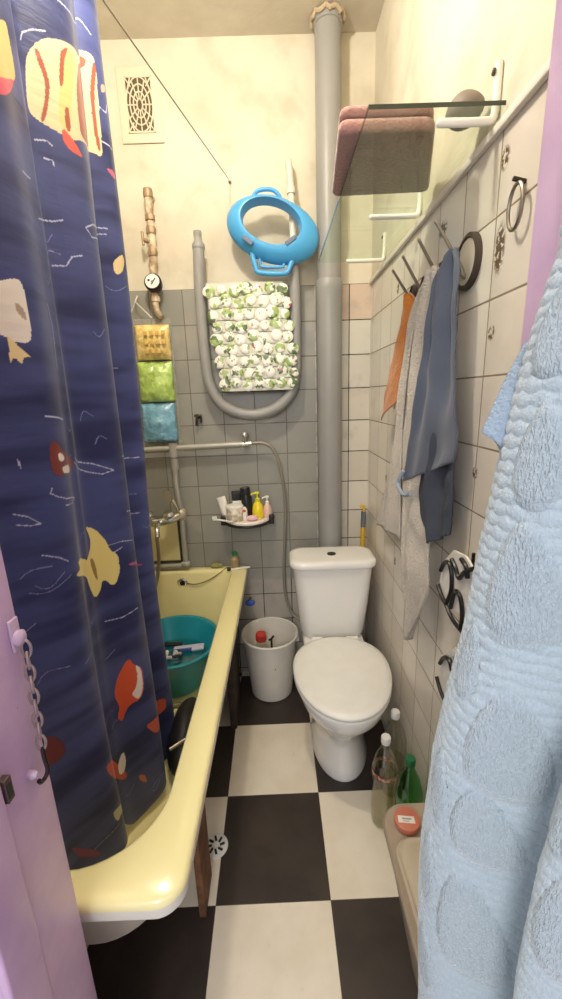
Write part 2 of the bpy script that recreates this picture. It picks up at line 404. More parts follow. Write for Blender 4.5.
STROKES = [
    (0.0024, [(0.599, 2.328), (0.625, 2.333), (0.86, 2.42), (0.88, 2.402)]),
    (0.0024, [(0.511, 2.214), (0.519, 2.229), (0.543, 2.244), (0.567, 2.254)]),
    (0.0024, [(0.866, 1.946), (0.617, 1.888), (0.601, 1.903), (0.625, 1.918), (0.87, 1.961)]),
    (0.0024, [(0.503, 1.803), (0.545, 1.809), (0.561, 1.831), (0.583, 1.839)]),
    (0.0024, [(0.511, 2.043), (0.543, 2.051), (0.553, 2.045)]),
    (0.0024, [(0.367, 1.875), (0.529, 1.895), (0.553, 1.903)]),
    (0.0024, [(0.295, 1.936), (0.349, 1.941)]),
    (0.0024, [(0.531, 2.015), (0.549, 2.017), (0.551, 2.007)]),
    (0.0024, [(0.878, 2.168), (0.9, 2.168), (0.91, 2.165)]),
    (0.0024, [(0.882, 2.247), (0.9, 2.244), (0.91, 2.272)]),
    (0.003, [(0.329, 1.709), (0.347, 1.666), (0.339, 1.618), (0.335, 1.579)]),
    (0.0022, [(0.403, 1.383), (0.531, 1.36), (0.581, 1.335), (0.551, 1.33), (0.497, 1.347), (0.389, 1.373)]),
    (0.0022, [(0.228, 1.317), (0.251, 1.307), (0.343, 1.294), (0.281, 1.289), (0.246, 1.294)]),
    (0.0022, [(0.23, 1.483), (0.319, 1.472)]),
    (0.0022, [(0.16, 1.299), (0.178, 1.289), (0.194, 1.269), (0.18, 1.269), (0.162, 1.276)]),
    (0.0022, [(0.228, 1.172), (0.212, 1.187), (0.188, 1.202)]),
    (0.0022, [(0.22, 1.337), (0.216, 1.327), (0.226, 1.319)]),
    (0.0022, [(0.543, 1.144), (0.575, 1.144), (0.613, 1.134)]),
    (0.0022, [(0.549, 1.121), (0.573, 1.128)]),
    (0.0022, [(0.18, 1.404), (0.182, 1.386)]),
    (0.0022, [(0.617, 1.365), (0.884, 1.34)]),
    (0.0022, [(0.605, 1.218), (0.87, 1.172)]),
    (0.0022, [(0.499, 0.945), (0.549, 0.935), (0.595, 0.94)]),
]
#PRINTS
def make_curtain():
    ns, nz = 540, 1080
    ss = np.linspace(0, 1, ns); zz = np.linspace(CZ0, CZ1, nz)
    SS, ZZ = np.meshgrid(ss, zz)
    Z0 = CZ0+.13*np.clip(1-SS/.5, 0, 1); ZZ = Z0+(ZZ-CZ0)*(CZ1-Z0)/(CZ1-CZ0)   # the hem rides up the sloping tub end
    X, Y = curtain_pos(SS, ZZ)
    bot = .012*np.sin(SS*21)*np.clip(1-(ZZ-Z0)/.1, 0, 1)
    co = np.stack([X, Y, ZZ+bot], -1).reshape(-1, 3)
    idx = np.arange(ns*nz).reshape(nz, ns)
    f = np.stack([idx[:-1, :-1], idx[:-1, 1:], idx[1:, 1:], idx[1:, :-1]], -1).reshape(-1, 4)
    me = bpy.data.meshes.new('shower_curtain')
    loc = Vector((-.47, 1.05, CZ0)); me.vertices.add(len(co)); me.vertices.foreach_set('co', (co-np.array(loc)).astype(np.float32).ravel())
    me.loops.add(f.size); me.loops.foreach_set('vertex_index', f.astype(np.int32).ravel())
    me.polygons.add(len(f)); me.polygons.foreach_set('loop_start', np.arange(0, f.size, 4, dtype=np.int32)); me.update(calc_edges=True)
    me.shade_smooth()
    U = SS*1.15                                         # cloth metres across
    rgb = np.zeros((nz, ns, 4)); rgb[..., 3] = 0.
    def put(mask, c):
        c = lin(c)
        for k in range(3): rgb[..., k][mask] = c[k]
        rgb[..., 3][mask] = 1.
    def inside(poly):
        m = np.zeros(SS.shape, bool); n = len(poly)
        for i in range(n):
            (x1, y1), (x2, y2) = poly[i], poly[(i+1) % n]
            if y1 == y2: continue
            c = ((y1 > ZZ) != (y2 > ZZ)) & (SS < (x2-x1)*(ZZ-y1)/(y2-y1)+x1)
            m ^= c
        return m
    def near(line, w):
        m = np.zeros(SS.shape, bool)
        for i in range(len(line)-1):
            ax, ay = line[i][0]*1.15, line[i][1]; bx, by = line[i+1][0]*1.15, line[i+1][1]
            dx, dy = bx-ax, by-ay; L = dx*dx+dy*dy+1e-9
            t = np.clip(((U-ax)*dx+(ZZ-ay)*dy)/L, 0, 1)
            ww = w
            m |= ((U-ax-t*dx)**2+(ZZ-ay-t*dy)**2) < ww*ww
        return m
    rs = random.Random(5)
    for _ in range(60):                                 # thin pale wave strokes
        s0, z0 = rs.uniform(.02, .98), rs.uniform(.3, 2.5); L = rs.uniform(.03, .08); k = rs.choice((-1, 1))*rs.uniform(.006, .02)
        put(near([(s0+L*t/1.15, z0+k*math.sin(PI*t)*(1.4-t)+.01*t) for t in (0, .2, .4, .6, .8, 1)], .0015), (118, 124, 170))
    for w, line in STROKES: put(near(line, w*.75), (176, 178, 206))
    def chaikin(q):
        for _ in range(2):
            q = [p for i in range(len(q)) for p in ((.78*q[i][0]+.22*q[(i+1) % len(q)][0], .78*q[i][1]+.22*q[(i+1) % len(q)][1]), (.22*q[i][0]+.78*q[(i+1) % len(q)][0], .22*q[i][1]+.78*q[(i+1) % len(q)][1]))]
        return q
    for c, poly in FISH: put(inside(chaikin(poly)), c)
    put(SS > .992, (214, 208, 204))
    at = me.color_attributes.new('print', 'FLOAT_COLOR', 'POINT')
    at.data.foreach_set('color', rgb.reshape(-1).astype(np.float32))
    t = NT('printed_curtain_cloth')
    a = t.n('Attribute', attribute_name='print'); p = t.xyz()
    v = t.n('CombineXYZ', {0: t.ma('MULTIPLY', p[0], 2.), 1: t.ma('MULTIPLY', p[1], 2.5), 2: t.ma('MULTIPLY', p[2], 13.)}).outputs[0]
    st = t.noise(1., 2., v)
    base = t.mix(t.ramp(st, .42, .66), lin((64, 72, 120)), lin((36, 41, 82)))
    t.P('Base Color', t.mix(a.outputs['Alpha'], base, a.outputs['Color'])); t.P('Roughness', .42); t.P('Specular IOR Level', .3); t.P('Sheen Weight', .1)
    t.bump(t.noise(5., 3., v), .12, .01)
    me.materials.append(t.m)
    o = bpy.data.objects.new('shower_curtain', me); COL.objects.link(o); o.location = loc
    tag(o, 'long navy shower curtain printed with tropical fish, hanging into the yellow bathtub', 'curtain')
make_curtain()

# ------------------------------------------------------------------ back wall fittings
vc = thing('vent_grille', 'cream ventilation grille high on the back wall', 'vent', (-.505, D, 2.54))
GRC = mat('grille_cream', (222, 212, 186), .6)
vx, vz, vw, vh = -.503, 2.664, .074, .118
obj('frame', B().box((vx-vw-.012, D-.006, vz-vh-.012), (vx+vw+.012, D, vz+vh+.012), .003), GRC, vc)
obj('dark_backing', B().box((vx-.05, D-.0075, vz-.09), (vx+.05, D-.0065, vz+.09)), mat('vent_dark', (96, 84, 62), .9), vc)
g = B()
for r in (.22, .5, .78, 1.05):
    g.tube([(vx+.05*r*math.cos(a*PI/16), D-.008, vz+.088*r*math.sin(a*PI/16)) for a in range(32)], .0028, 6, closed=True)
for k in range(12):
    a = k*PI/6; g.tube([(vx+.011*math.cos(a), D-.008, vz+.02*math.sin(a)), (vx+.052*math.cos(a), D-.008, vz+.092*math.sin(a))], .0026, 6)
for sx in (-1, 1):
    for sz in (-1, 1):
        g.tube([(vx+sx*.052, D-.008, vz+sz*.03), (vx+sx*.03, D-.008, vz+sz*.092)], .0026, 6)
        g.tube([(vx+sx*.03, D-.008, vz+sz*.06), (vx+sx*.055, D-.008, vz+sz*.095)], .0026, 6)
g.box((vx-.055, D-.010, vz-.096), (vx-.05, D-.006, vz+.096)).box((vx+.05, D-.010, vz-.096), (vx+.055, D-.006, vz+.096)).box((vx-.055, D-.010, vz+.09), (vx+.055, D-.006, vz+.096)).box((vx-.055, D-.010, vz-.096), (vx+.055, D-.006, vz-.09))
obj('lattice', g, GRC, vc)

cl = thing('clothesline', 'thin taut clothesline running from above the doorway to the back wall', 'clothesline', (-.158, D, 2.389))
obj('cord', B().tube([(-.158, D-.012, 2.389), (-.322, .4785, 2.106)], .0016, 6), mat('cord_grey', (150, 142, 126), .8), cl)
obj('wall_hook', B().lathe([(0, 0), (.007, 0), (.007, -.004), (.003, -.006), (.003, -.016), (.005, -.018), (0, -.019)], (-.158, D, 2.389), 12, 'y'), STEEL, cl)

sp = thing('sewer_pipe', 'thick grey painted drain pipe standing floor to ceiling behind the toilet', 'pipe', (.246, 1.935, 0))
obj('lower_pipe', B().lathe([(.0, 0), (.056, 0), (.056, 1.90), (.058, 1.93), (.058, 1.975), (.055, 1.982), (.049, 1.982)], (.249, 1.935, 0), 32, caps=(True, False)), GREYPAINT, sp)
obj('upper_pipe', B().lathe([(.051, 1.97), (.051, CEIL-.03), (.055, CEIL-.028), (.058, CEIL)], (.250, 1.935, 0), 32), GREYPAINT, sp)
obj('pipe_collar', B().tube([(.250+.062*math.cos(a*PI/14), 1.935+.062*math.sin(a*PI/14), CEIL-.01+.006*math.sin(a*2.3)) for a in range(28)], lambda t: .008, 8, closed=True), mat('mortar', (186, 168, 140), .95, bump=(60., .5)), sp)

# heated towel rail
tr_ = thing('towel_rail', 'grey U-shaped heated towel rail on the back wall, holding the pebble mat', 'towel rail', (-.10, 1.935, 1.42))
rp = [(-.300, 1.935, 2.13), (-.309, 1.935, 1.92), (-.306, 1.935, 1.66), (-.285, 1.935, 1.54), (-.225, 1.935, 1.462), (-.12, 1.935, 1.427), (-.01, 1.935, 1.447), (.065, 1.935, 1.51), (.094, 1.935, 1.60), (.100, 1.935, 1.80), (.100, 1.935, 2.06)]
obj('pipe', B().tube(rp, .0245, 16, 6), GREYPAINT, tr_)
obj('end_cap', B().lathe([(.0245, 2.115), (.0265, 2.12), (.0265, 2.135), (.018, 2.145), (.016, 2.165), (.018, 2.17), (.017, 2.185), (0, 2.187)], (-.300, 1.935, 0), 16), GREYPAINT, tr_)
PW = mat('white_pipe_paint', (226, 218, 198), .4)
obj('feed_pipe', B().tube([(.100, 1.935, 2.05), (.100, 1.935, 2.12)], .020, 12).tube([(.100, 1.935, 2.10), (.096, 1.937, 2.30), (.09, 1.94, 2.405), (.089, 1.955, 2.432), (.089, D, 2.436)], .0135, 12, 5), PW, tr_)
obj('coupling', B().lathe([(.0, 2.31), (.0175, 2.31), (.0175, 2.335), (0, 2.335)], (.0955, 1.937, 0), 12), PW, tr_)
for z, x in ((2.0, -.306), (2.0, .1), (1.50, -.26)):
    obj('bracket', B().tube([(x, 1.945, z), (x, D, z)], .007, 8), GREYPAINT, tr_)

# pebble bath mat
bmat = thing('hanging_bath_mat', 'white pebble bath mat with green leaf print hanging on the towel rail', 'bath mat', (-.10, 1.895, 1.55))
t = NT('pebble_print'); ob = t.pos()
n1, n2 = t.noise(26., 2.), t.noise(34., 2., t.n('Mapping', {'Vector': ob, 'Location': (3., 5., 1.)}).outputs[0])
c = t.mix(t.ramp(n1, .55, .60), lin((232, 230, 218)), lin((158, 180, 106)))
c = t.mix(t.ramp(n2, .57, .61), c, lin((96, 118, 74)))
c = t.mix(t.ramp(t.noise(30., 2., t.n('Mapping', {'Vector': ob, 'Location': (9., 1., 7.)}).outputs[0]), .66, .70), c, lin((196, 96, 104)))
t.P('Base Color', c); t.P('Roughness', .3); PEB = t.m
bk = B(); nr, nc = 9, 7
for i in range(nr):
    z = 1.952-i*.049
    bk.box((-.276+.006*i, 1.902, z-.026), (.050+.004*i, 1.905, z+.026))
obj('backing', bk, mat('mat_web', (206, 206, 190), .5), bmat)
for i in range(nr):
    for j in range(nc):
        z = 1.945-i*.0478+random.uniform(-.005, .005)+(.008 if j % 2 else 0); x = -.258+.0045*i+j*.0515+(.008 if i % 2 else -.004)+random.uniform(-.005, .005)
        rr = random.uniform(.0235, .0285)
        obj('pebble', B().lathe([(0, .005), (rr*.9, .004), (rr, .001), (rr*.97, -.0015), (rr*.86, -.0032), (rr*.5, -.0042), (0, -.0045)], (x, 1.900+random.uniform(-.002, .002), z), 18, 'y', sx=random.uniform(.9, 1.1), sy=random.uniform(.85, 1.05)), PEB, bmat)

# blue potty seat
ps = thing('potty_seat', 'bright blue toddler toilet seat hanging above the pebble mat', 'potty seat', (.02, 1.88, 2.0))
BLUE = mat('potty_blue', (78, 168, 224), .35, sub=.1)
GREYG = mat('grip_grey', (104, 118, 140), .6)
tilt = Matrix.Translation((.016, 1.885, 2.165)) @ Matrix.Rotation(math.radians(17), 4, 'Y')
def ell(a, c_, cx, cz, y, n=56): return [(cx+a*math.cos(2*PI*k/n), y, cz+c_*math.sin(2*PI*k/n)) for k in range(n)]
b = B(); b.mx = tilt
b.loft([ell(.118, .074, -.012, .016, .03), ell(.122, .078, -.012, .016, -.028), ell(.126, .082, -.012, .015, -.034), ell(.134, .088, -.01, .012, -.034), ell(.160, .100, -.006, .006, -.026), ell(.182, .113, 0, 0, -.008), ell(.192, .121, 0, 0, .006), ell(.193, .122, 0, 0, .014), ell(.188, .118, 0, 0, .016),
        ell(.160, .098, -.004, .004, -.014), ell(.136, .088, -.01, .012, -.02), ell(.124, .080, -.012, .016, .0), ell(.118, .074, -.012, .016, .03)], (False, False))
obj('seat_ring', b, BLUE, ps, ang=50)
b = B(); b.tube([(-.075, 1.888, 2.085), (-.062, 1.885, 2.03), (-.045, 1.883, 2.007), (.055, 1.883, 2.001), (.078, 1.885, 2.02), (.100, 1.888, 2.075)], .0105, 10, 5)
b.tube([(-.045, 1.89, 2.08), (-.04, 1.89, 2.04), (-.03, 1.888, 2.03), (.045, 1.888, 2.026), (.055, 1.89, 2.035), (.066, 1.89, 2.07)], .006, 8, 4)
obj('lower_handle', b, BLUE, ps)
b = B(); b.tube([(-.065, 1.895, 2.262), (-.05, 1.89, 2.298), (-.02, 1.888, 2.308), (.02, 1.888, 2.305), (.045, 1.89, 2.285), (.055, 1.895, 2.255)], .008, 10, 5)
obj('hanging_loop', b, BLUE, ps)
for (gx, gz, rt) in ((-.088, 2.118, 38), (.085, 2.112, -32)):
    b = B(); b.mx = Matrix.Translation((gx, 1.851, gz)) @ Matrix.Rotation(math.radians(rt), 4, 'Y'); b.box((-.024, -.004, -.009), (.024, .004, .009), .003); obj('grip_pad', b, GREYG, ps)

# vertical supply pipe with water meter
wp = thing('meter_pipe', 'rusty cream supply pipe with a round black meter, left of the towel rail', 'pipe', (-.50, 1.95, 1.86))
RUST = mat('rusty_cream', (222, 206, 176), .55, c2=(160, 130, 100), var=(22., .12), bump=(60., .3))
BRASS = mat('old_brass', (168, 142, 112), .5, .4, var=(30., .25))
obj('pipe', B().tube([(-.494, D, 2.335), (-.494, 1.965, 2.335), (-.494, 1.95, 2.32), (-.497, 1.95, 2.10), (-.505, 1.95, 2.03)], .0155, 12), RUST, wp)
for pf, cx, n_ in (([(0, 2.235), (.021, 2.235), (.021, 2.255), (0, 2.255)], -.495, 8), ([(0, 2.185), (.020, 2.185), (.022, 2.20), (.019, 2.212), (0, 2.212)], -.496, 8), ([(0, 2.10), (.019, 2.10), (.023, 2.115), (.019, 2.13), (0, 2.13)], -.498, 8),
                  ([(0, 2.318), (.019, 2.318), (.021, 2.335), (.018, 2.35), (0, 2.352)], -.494, 10)):
    obj('fitting', B().lathe(pf, (cx, 1.95, 0), n_), BRASS, wp)

b = B().tube([(-.498, 1.945, 2.155), (-.53, 1.935, 2.16)], .009, 8).tube([(-.53, 1.935, 2.14), (-.53, 1.935, 2.19)], .006, 8)
obj('stop_valve', b, BRASS, wp)
mt = B().mx
b = B(); b.mx = aim((-.506, 1.945, 1.995), (0, -1, .25)); b.lathe([(0, -.03), (.026, -.03), (.034, -.02), (.037, .0), (.037, .014), (.033, .018), (0, .016)], (0, 0, 0), 28); mt = obj('meter_body', b, BLACKP, wp)
b = B(); b.mx = aim((-.506, 1.945, 1.995), (0, -1, .25)); b.lathe([(0, .0165), (.030, .0185), (.030, .020), (0, .020)], (0, 0, 0), 28); obj('dial_face', b, mat('dial_white', (236, 234, 226), .4), mt)
b = B(); b.mx = aim((-.506, 1.945, 1.995), (0, -1, .25)) @ Matrix.Rotation(PI, 4, 'Z')
b.tube([(-.013, -.012, .021), (.004, .014, .021)], .0022, 6).tube([(-.001, -.002, .021), (.006, .004, .021)], .0016, 6); b.lathe([(0, .0205), (.005, .0205), (.005, .0215), (0, .0215)], (.015, -.004, 0), 12)
obj('dial_mark', b, BLACKP, mt)
obj('tail_pipe', B().tube([(-.507, 1.955, 1.975), (-.508, 1.955, 1.90), (-.50, 1.965, 1.875), (-.50, D, 1.87)], .013, 10, 3).lathe([(0, 1.925), (.019, 1.925), (.019, 1.945), (0, 1.945)], (-.507, 1.955, 0), 8), RUST, wp)

# hanging organiser
hb = thing('hanging_organiser', 'clear hanging organiser with yellow, green and blue pouches beside the curtain', 'organiser', (-.55, 1.975, 1.29))
cs = obj('clear_sheet', B().grid([[(x, 1.985, z) for x in (-.65, -.55, -.457)] for z in (1.29, 1.45, 1.6, 1.75, 1.862)]), film('clear_film', (226, 224, 210), .22), hb); solid(cs, .0015)
obj('strap', B().tube([(-.640, 1.975, 1.862), (-.60, 1.965, 1.93), (-.535, 1.965, 1.862)], .003, 6).tube([(-.60, 1.965, 1.93), (-.60, D, 1.96)], .004, 6), mat('band_white', (220, 216, 204), .5), hb)
for nm, c, z0, z1, x0, x1 in (('yellow_pouch', (232, 204, 128), 1.685, 1.835, -.622, -.466), ('green_pouch', (174, 206, 104), 1.50, 1.678, -.628, -.468), ('blue_pouch', (116, 170, 196), 1.315, 1.492, -.634, -.472)):
    rows = []
    for i in range(15):
        q = i/14; z = z0+(z1-z0)*q; row = []
        for j in range(19):
            p = j/18; bul = (math.sin(PI*p)**.6)*(math.sin(PI*min(1, q*.9+.08))**.6)
            row.append((x0+(x1-x0)*p, 1.982-.038*bul-.012*bul*noise.noise(Vector((p*5, q*5, z0*9))), z))
        rows.append(row)
    m = NT(nm+'_stuff'); nn = m.noise(28., 2.); m.P('Base Color', m.mix(m.ramp(nn, .45, .6), lin(c), lin(tuple(min(255, k+26) for k in c)))); m.P('Roughness', .18); m.P('Coat Weight', .6); m.bump(nn, .6, .02)
    pz = obj(nm, B().grid(rows), m.m, hb); solid(pz, .002); pz['label'] = nm.replace('_', ' ')
    if nm == 'yellow_pouch':
        b = B()
        for r_ in range(3):
            for k in range(4):
                xx = x0+.05+k*.026; zzq = z1-.04-r_*.038
                b.box((xx, 1.934, zzq-.011), (xx+.017, 1.942, zzq+.011), .003)
        obj('bottle_cluster', b, mat('amber_lump', (222, 188, 108), .3), hb)

# cold-water pipe run + drop to mixer
hp = thing('water_pipe', 'grey horizontal water pipe with tee and drop pipe above the bathtub', 'pipe', (-.5, 1.955, .69))
PIPE = mat('pipe_silver', (176, 174, 164), .35, .25, var=(12., .12))
obj('pipe', B().tube([(-.895, 1.955, 1.272), (-.165, 1.955, 1.290)], .0145, 12), PIPE, hp)
obj('pipe', B().tube([(-.493, 1.955, 1.27), (-.497, 1.955, 1.10), (-.484, 1.952, .96), (-.486, 1.952, .80), (-.487, 1.955, .70)], .0125, 12), PIPE, hp)
obj('pipe', B().tube([(-.487, 1.955, .683), (-.89, 1.955, .678)], .0125, 12), PIPE, hp)
obj('tee', B().lathe([(0, -.035), (.021, -.035), (.021, .03), (0, .03)], (-.493, 1.955, 1.276), 10).lathe([(0, -.024), (.019, -.024), (.019, .028), (0, .028)], (-.493, 1.955, 1.205), 8), PIPE, hp)
obj('elbow', B().ball((-.484, 1.952, .955), .026, 12, (1, 1, 1.25)), mat('elbow_pale', (196, 186, 160), .4, .3), hp)
obj('elbow', B().ball((-.487, 1.955, .690), .021, 12, (1.2, 1, 1)), PIPE, hp)
v = obj('angle_valve', B().tube([(-.172, 1.955, 1.290), (-.12, 1.953, 1.294)], .013, 10).tube([(-.150, 1.952, 1.290), (-.150, 1.945, 1.335)], .009, 10), CHROME, hp)
obj('valve_lever', B().lathe([(0, 1.325), (.017, 1.325), (.019, 1.333), (.015, 1.347), (0, 1.348)], (-.150, 1.945, 0), 10), CHROME, v)
hose = tag(obj('braided_hose', B().tube([(-.12, 1.953, 1.294), (-.065, 1.952, 1.292), (-.02, 1.95, 1.262), (.010, 1.952, 1.18), (.030, 1.965, 1.0), (.022, 1.972, .80), (.012, 1.970, .60), (.020, 1.962, .47), (.050, 1.945, .39), (.085, 1.920, .37)], .0075, 10, 8), mat('hose_grey', (150, 144, 130), .4, .35, bump=(300., .3))), 'thin grey flexible hose drooping from the water pipe down behind the white bucket', 'hose')
tag(obj('wall_spigot', B().lathe([(0, 0), (.010, 0), (.012, -.008), (.007, -.012), (.007, -.03), (0, -.031)], (-.374, D, 1.425), 10, 'y').tube([(-.374, D-.026, 1.435), (-.378, D-.03, 1.385)], .006, 8).tube([(-.355, D-.02, 1.435), (-.357, D-.022, 1.395)], .005, 8).tube([(-.386, D-.024, 1.43), (-.35, D-.024, 1.428)], .006, 8), mat('spigot_dark', (74, 66, 58), .4, .6)), 'small dark double robe hook on the grey tiles below the towel rail', 'hook')
bv = thing('stop_tap', 'small blue handled stop tap low on the wall above the bucket', 'valve', (-.171, D, .44))
obj('tap_stem', B().tube([(-.171, D, .46), (-.171, 1.955, .46)], .008, 8), STEEL, bv)
obj('tap_handle', B().lathe([(0, 0), (.018, 0), (.022, -.006), (.020, -.014), (.008, -.018), (0, -.018)], (-.171, 1.958, .46), 14, 'y', sx=1.2, sy=.8), mat('tap_blue', (64, 96, 190), .3), bv)

# mixer tap
mx_ = thing('bath_mixer', 'chrome two-handle bath mixer with hand shower at the far end of the tub', 'tap', (-.55, 1.93, .88))
obj('body', B().tube([(-.640, 1.905, .930), (-.585, 1.90, .935), (-.53, 1.905, .945), (-.495, 1.93, .955)], .021, 12, 4).tube([(-.575, 1.90, .935), (-.575, 1.88, .94), (-.565, 1.80, .935), (-.56, 1.775, .90)], .011, 10, 4), CHROME, mx_)
for x in (-.63, -.53):
    b = B(); b.mx = aim((x, 1.905, .945), (-.1, -.35, 1)); b.lathe([(0, 0), (.016, 0), (.016, .012), (.027, .018), (.029, .034), (.020, .046), (0, .048)], (0, 0, 0), 8); obj('handle', b, CHROME, mx_)
sh = obj('hand_shower', B().tube([(-.49, 1.915, .985), (-.498, 1.90, 1.02), (-.512, 1.885, 1.055)], lambda t: .010+.004*t, 10, 4), CHROME, mx_)
b = B(); b.mx = aim((-.517, 1.878, 1.066), (-.5, -.8, .1)); b.lathe([(0, -.014), (.012, -.012), (.028, .0), (.029, .008), (0, .010)], (0, 0, 0), 18); obj('shower_head', b, CHROME, sh)
hs = tag(obj('shower_hose', B().tube([(-.60, 1.90, .918), (-.598, 1.885, .86), (-.60, 1.88, .74), (-.63, 1.86, .60), (-.70, 1.80, .45), (-.755, 1.66, .30), (-.74, 1.50, .256), (-.64, 1.47, .246), (-.54, 1.475, .246), (-.42, 1.48, .250), (-.352, 1.43, .266)], .0085, 10, 8), mat('hose_steel', (158, 150, 134), .3, .8, bump=(400., .4))), 'metal shower hose curling from the mixer across the tub floor by the teal basin', 'hose')
pn = thing('splash_panel', 'cream rectangular panel standing on the tub end behind the mixer', 'panel', (-.60, 1.98, .69))
obj('panel_sheet', B().box((-.72, 1.983, .70), (-.517, 1.99, .93), .002), mat('panel_cream', (246, 232, 172), .25, var=(5., .05)), pn)
obj('panel_edge', B().box((-.517, 1.975, .695), (-.505, 1.994, .93), .002).box((-.72, 1.975, .694), (-.505, 1.994, .702), .002), mat('panel_edge_dark', (70, 60, 44), .5), pn)

# ------------------------------------------------------------------ corner shelf with toiletries
sf = thing('wall_shelf', 'white half-round wall shelf with black rim, holding toiletries over the tub corner', 'shelf', (-.157, D, .89))
def half(rx, ry, z, n=28): return [(-.157+rx*math.cos(PI+PI*k/n), D-.002+ry*math.sin(PI+PI*k/n), z) for k in range(n+1)]
obj('tray', B().loft([half(.120, .165, .916), half(.124, .170, .920), half(.124, .170, .930), half(.120, .166, .934)]), mat('shelf_white', (238, 228, 214), .3), sf)
obj('black_rim', B().tube([(-.157+.126*math.cos(PI+PI*k/24), D-.004+.171*math.sin(PI+PI*k/24), .915) for k in range(25)], .007, 8), BLACKP, sf)
for x in (-.274, -.04): obj('end_clip', B().box((x-.012, 1.90, .905), (x+.012, 1.93, .952), .004), BLACKP, sf)
SZ = .9345
def put_tube(): pass
b = B(); b.mx = Matrix.Translation((-.256, 1.925, SZ)) @ Matrix.Rotation(math.radians(-13), 4, 'Y')
b.loft([[(r*math.cos(a*PI/8), w*math.sin(a*PI/8), z) for a in range(16)] for r, w, z in ((.013, .013, 0), (.013, .013, .018), (.019, .017, .022), (.021, .014, .06), (.022, .004, .105), (.022, .002, .112))])
tag(obj('cream_tube', b, mat('tube_white', (236, 230, 218), .35)), 'white squeeze tube leaning at the left end of the wall shelf', 'tube')
cj = thing('cotton_jar', 'wide white tub with grey print in front on the wall shelf', 'jar', (-.21, 1.885, SZ))
obj('jar_body', B().lathe([(0, 0), (.038, 0), (.041, .006), (.041, .058), (.038, .062), (0, .062)], (-.213, 1.890, SZ), 24), mat('jar_cream', (232, 224, 206), .35, c2=(190, 176, 150), var=(50., .05)), cj)
obj('jar_lid', B().lathe([(0, .0625), (.042, .0625), (.042, .072), (.036, .076), (0, .076)], (-.213, 1.890, SZ), 24), WHITEP, cj)
bx = thing('lotion_box', 'white carton with a black top behind the jar on the wall shelf', 'box', (-.203, 1.95, SZ))
b = B(); b.mx = Matrix.Translation((-.205, 1.950, SZ)) @ Matrix.Rotation(.2, 4, 'Z'); b.box((-.024, -.018, 0), (.024, .018, .085), .002); obj('carton', b, WHITEP, bx)
b = B(); b.mx = Matrix.Translation((-.205, 1.950, SZ)) @ Matrix.Rotation(.2, 4, 'Z'); b.box((-.0255, -.0195, .0855), (.0255, .0195, .128), .003); obj('black_lid', b, BLACKP, bx)
bb = thing('shampoo_bottle', 'tall black shampoo bottle in the middle of the wall shelf', 'bottle', (-.152, 1.93, SZ))
b = B(); b.mx = Matrix.Translation((-.150, 1.930, SZ)) @ Matrix.Rotation(math.radians(-5), 4, 'Y'); b.lathe([(0, 0), (.024, 0), (.026, .004), (.026, .11), (.022, .118), (0, .118)], (0, 0, 0), 20); obj('body', b, BLACKP, bb)
b = B(); b.mx = Matrix.Translation((-.150, 1.930, SZ)) @ Matrix.Rotation(math.radians(-5), 4, 'Y'); b.lathe([(0, .119), (.0245, .119), (.0245, .148), (.021, .152), (0, .152)], (0, 0, 0), 20); obj('cap', b, mat('cap_black', (40, 40, 40), .25), bb)
def pump(name, x, y, s, c, cp, label, g=None):
    o = thing(name, label, 'pump bottle', (x, y, SZ))
    obj('body', B().lathe([(0, 0), (.022*s, 0), (.025*s, .005), (.026*s, .03*s), (.022*s, .06*s), (.013*s, .075*s), (.009*s, .08*s), (0, .08*s)], (x, y, SZ), 20), c, o)
    p = obj('pump_head', B().lathe([(0, .08*s), (.011*s, .08*s), (.011*s, .092*s), (.004, .094*s), (.004, .112*s), (.010, .113*s), (.010, .122*s), (0, .123*s)], (x, y, SZ), 14).tube([(x, y, SZ+.118*s), (x-.022*s, y-.015*s, SZ+.118*s), (x-.026*s, y-.017*s, SZ+.112*s)], .0042*s, 8), cp, o)
YEL = mat('bottle_yellow', (240, 216, 40), .3, sub=.1)
pump('yellow_pump_bottle', -.104, 1.915, 1.06, YEL, mat('pump_lime', (222, 218, 60), .35), 'bright yellow pump bottle on the wall shelf')
pump('pink_pump_bottle', -.058, 1.925, .86, mat('bottle_pink', (226, 190, 176), .2), WHITEP, 'pale pink pump bottle with white pump at the right end of the wall shelf')
tag(obj('soap_bar', B().ball((-.130, 1.872, SZ+.013), .027, 16, (1, .7, .5)), mat('soap_pink', (236, 190, 200), .4, sub=.2)), 'pink soap bar at the front of the wall shelf', 'soap')
rd = thing('deodorant_stick', 'small white stick with a red patch beside the black bottle on the shelf', 'bottle', (-.176, 1.90, SZ))
obj('body', B().lathe([(0, 0), (.014, 0), (.015, .004), (.014, .05), (.008, .062), (0, .064)], (-.168, 1.895, SZ), 16), WHITEP, rd)
obj('red_patch', B().ball((-.168, 1.883, SZ+.046), .008, 10, (1, .5, 1)), mat('patch_red', (206, 70, 66), .4), rd)
tb = thing('toothbrush', 'white toothbrush poking out from the left end of the wall shelf', 'toothbrush', (-.27, 1.865, SZ))
obj('handle', B().tube([(-.318, 1.868, .9475), (-.28, 1.866, .944), (-.225, 1.842, .9395)], .0045, 8, 3), WHITEP, tb)
obj('bristles', B().box((-.320, 1.862, .951), (-.298, 1.872, .962), .001), WHITEP, tb)

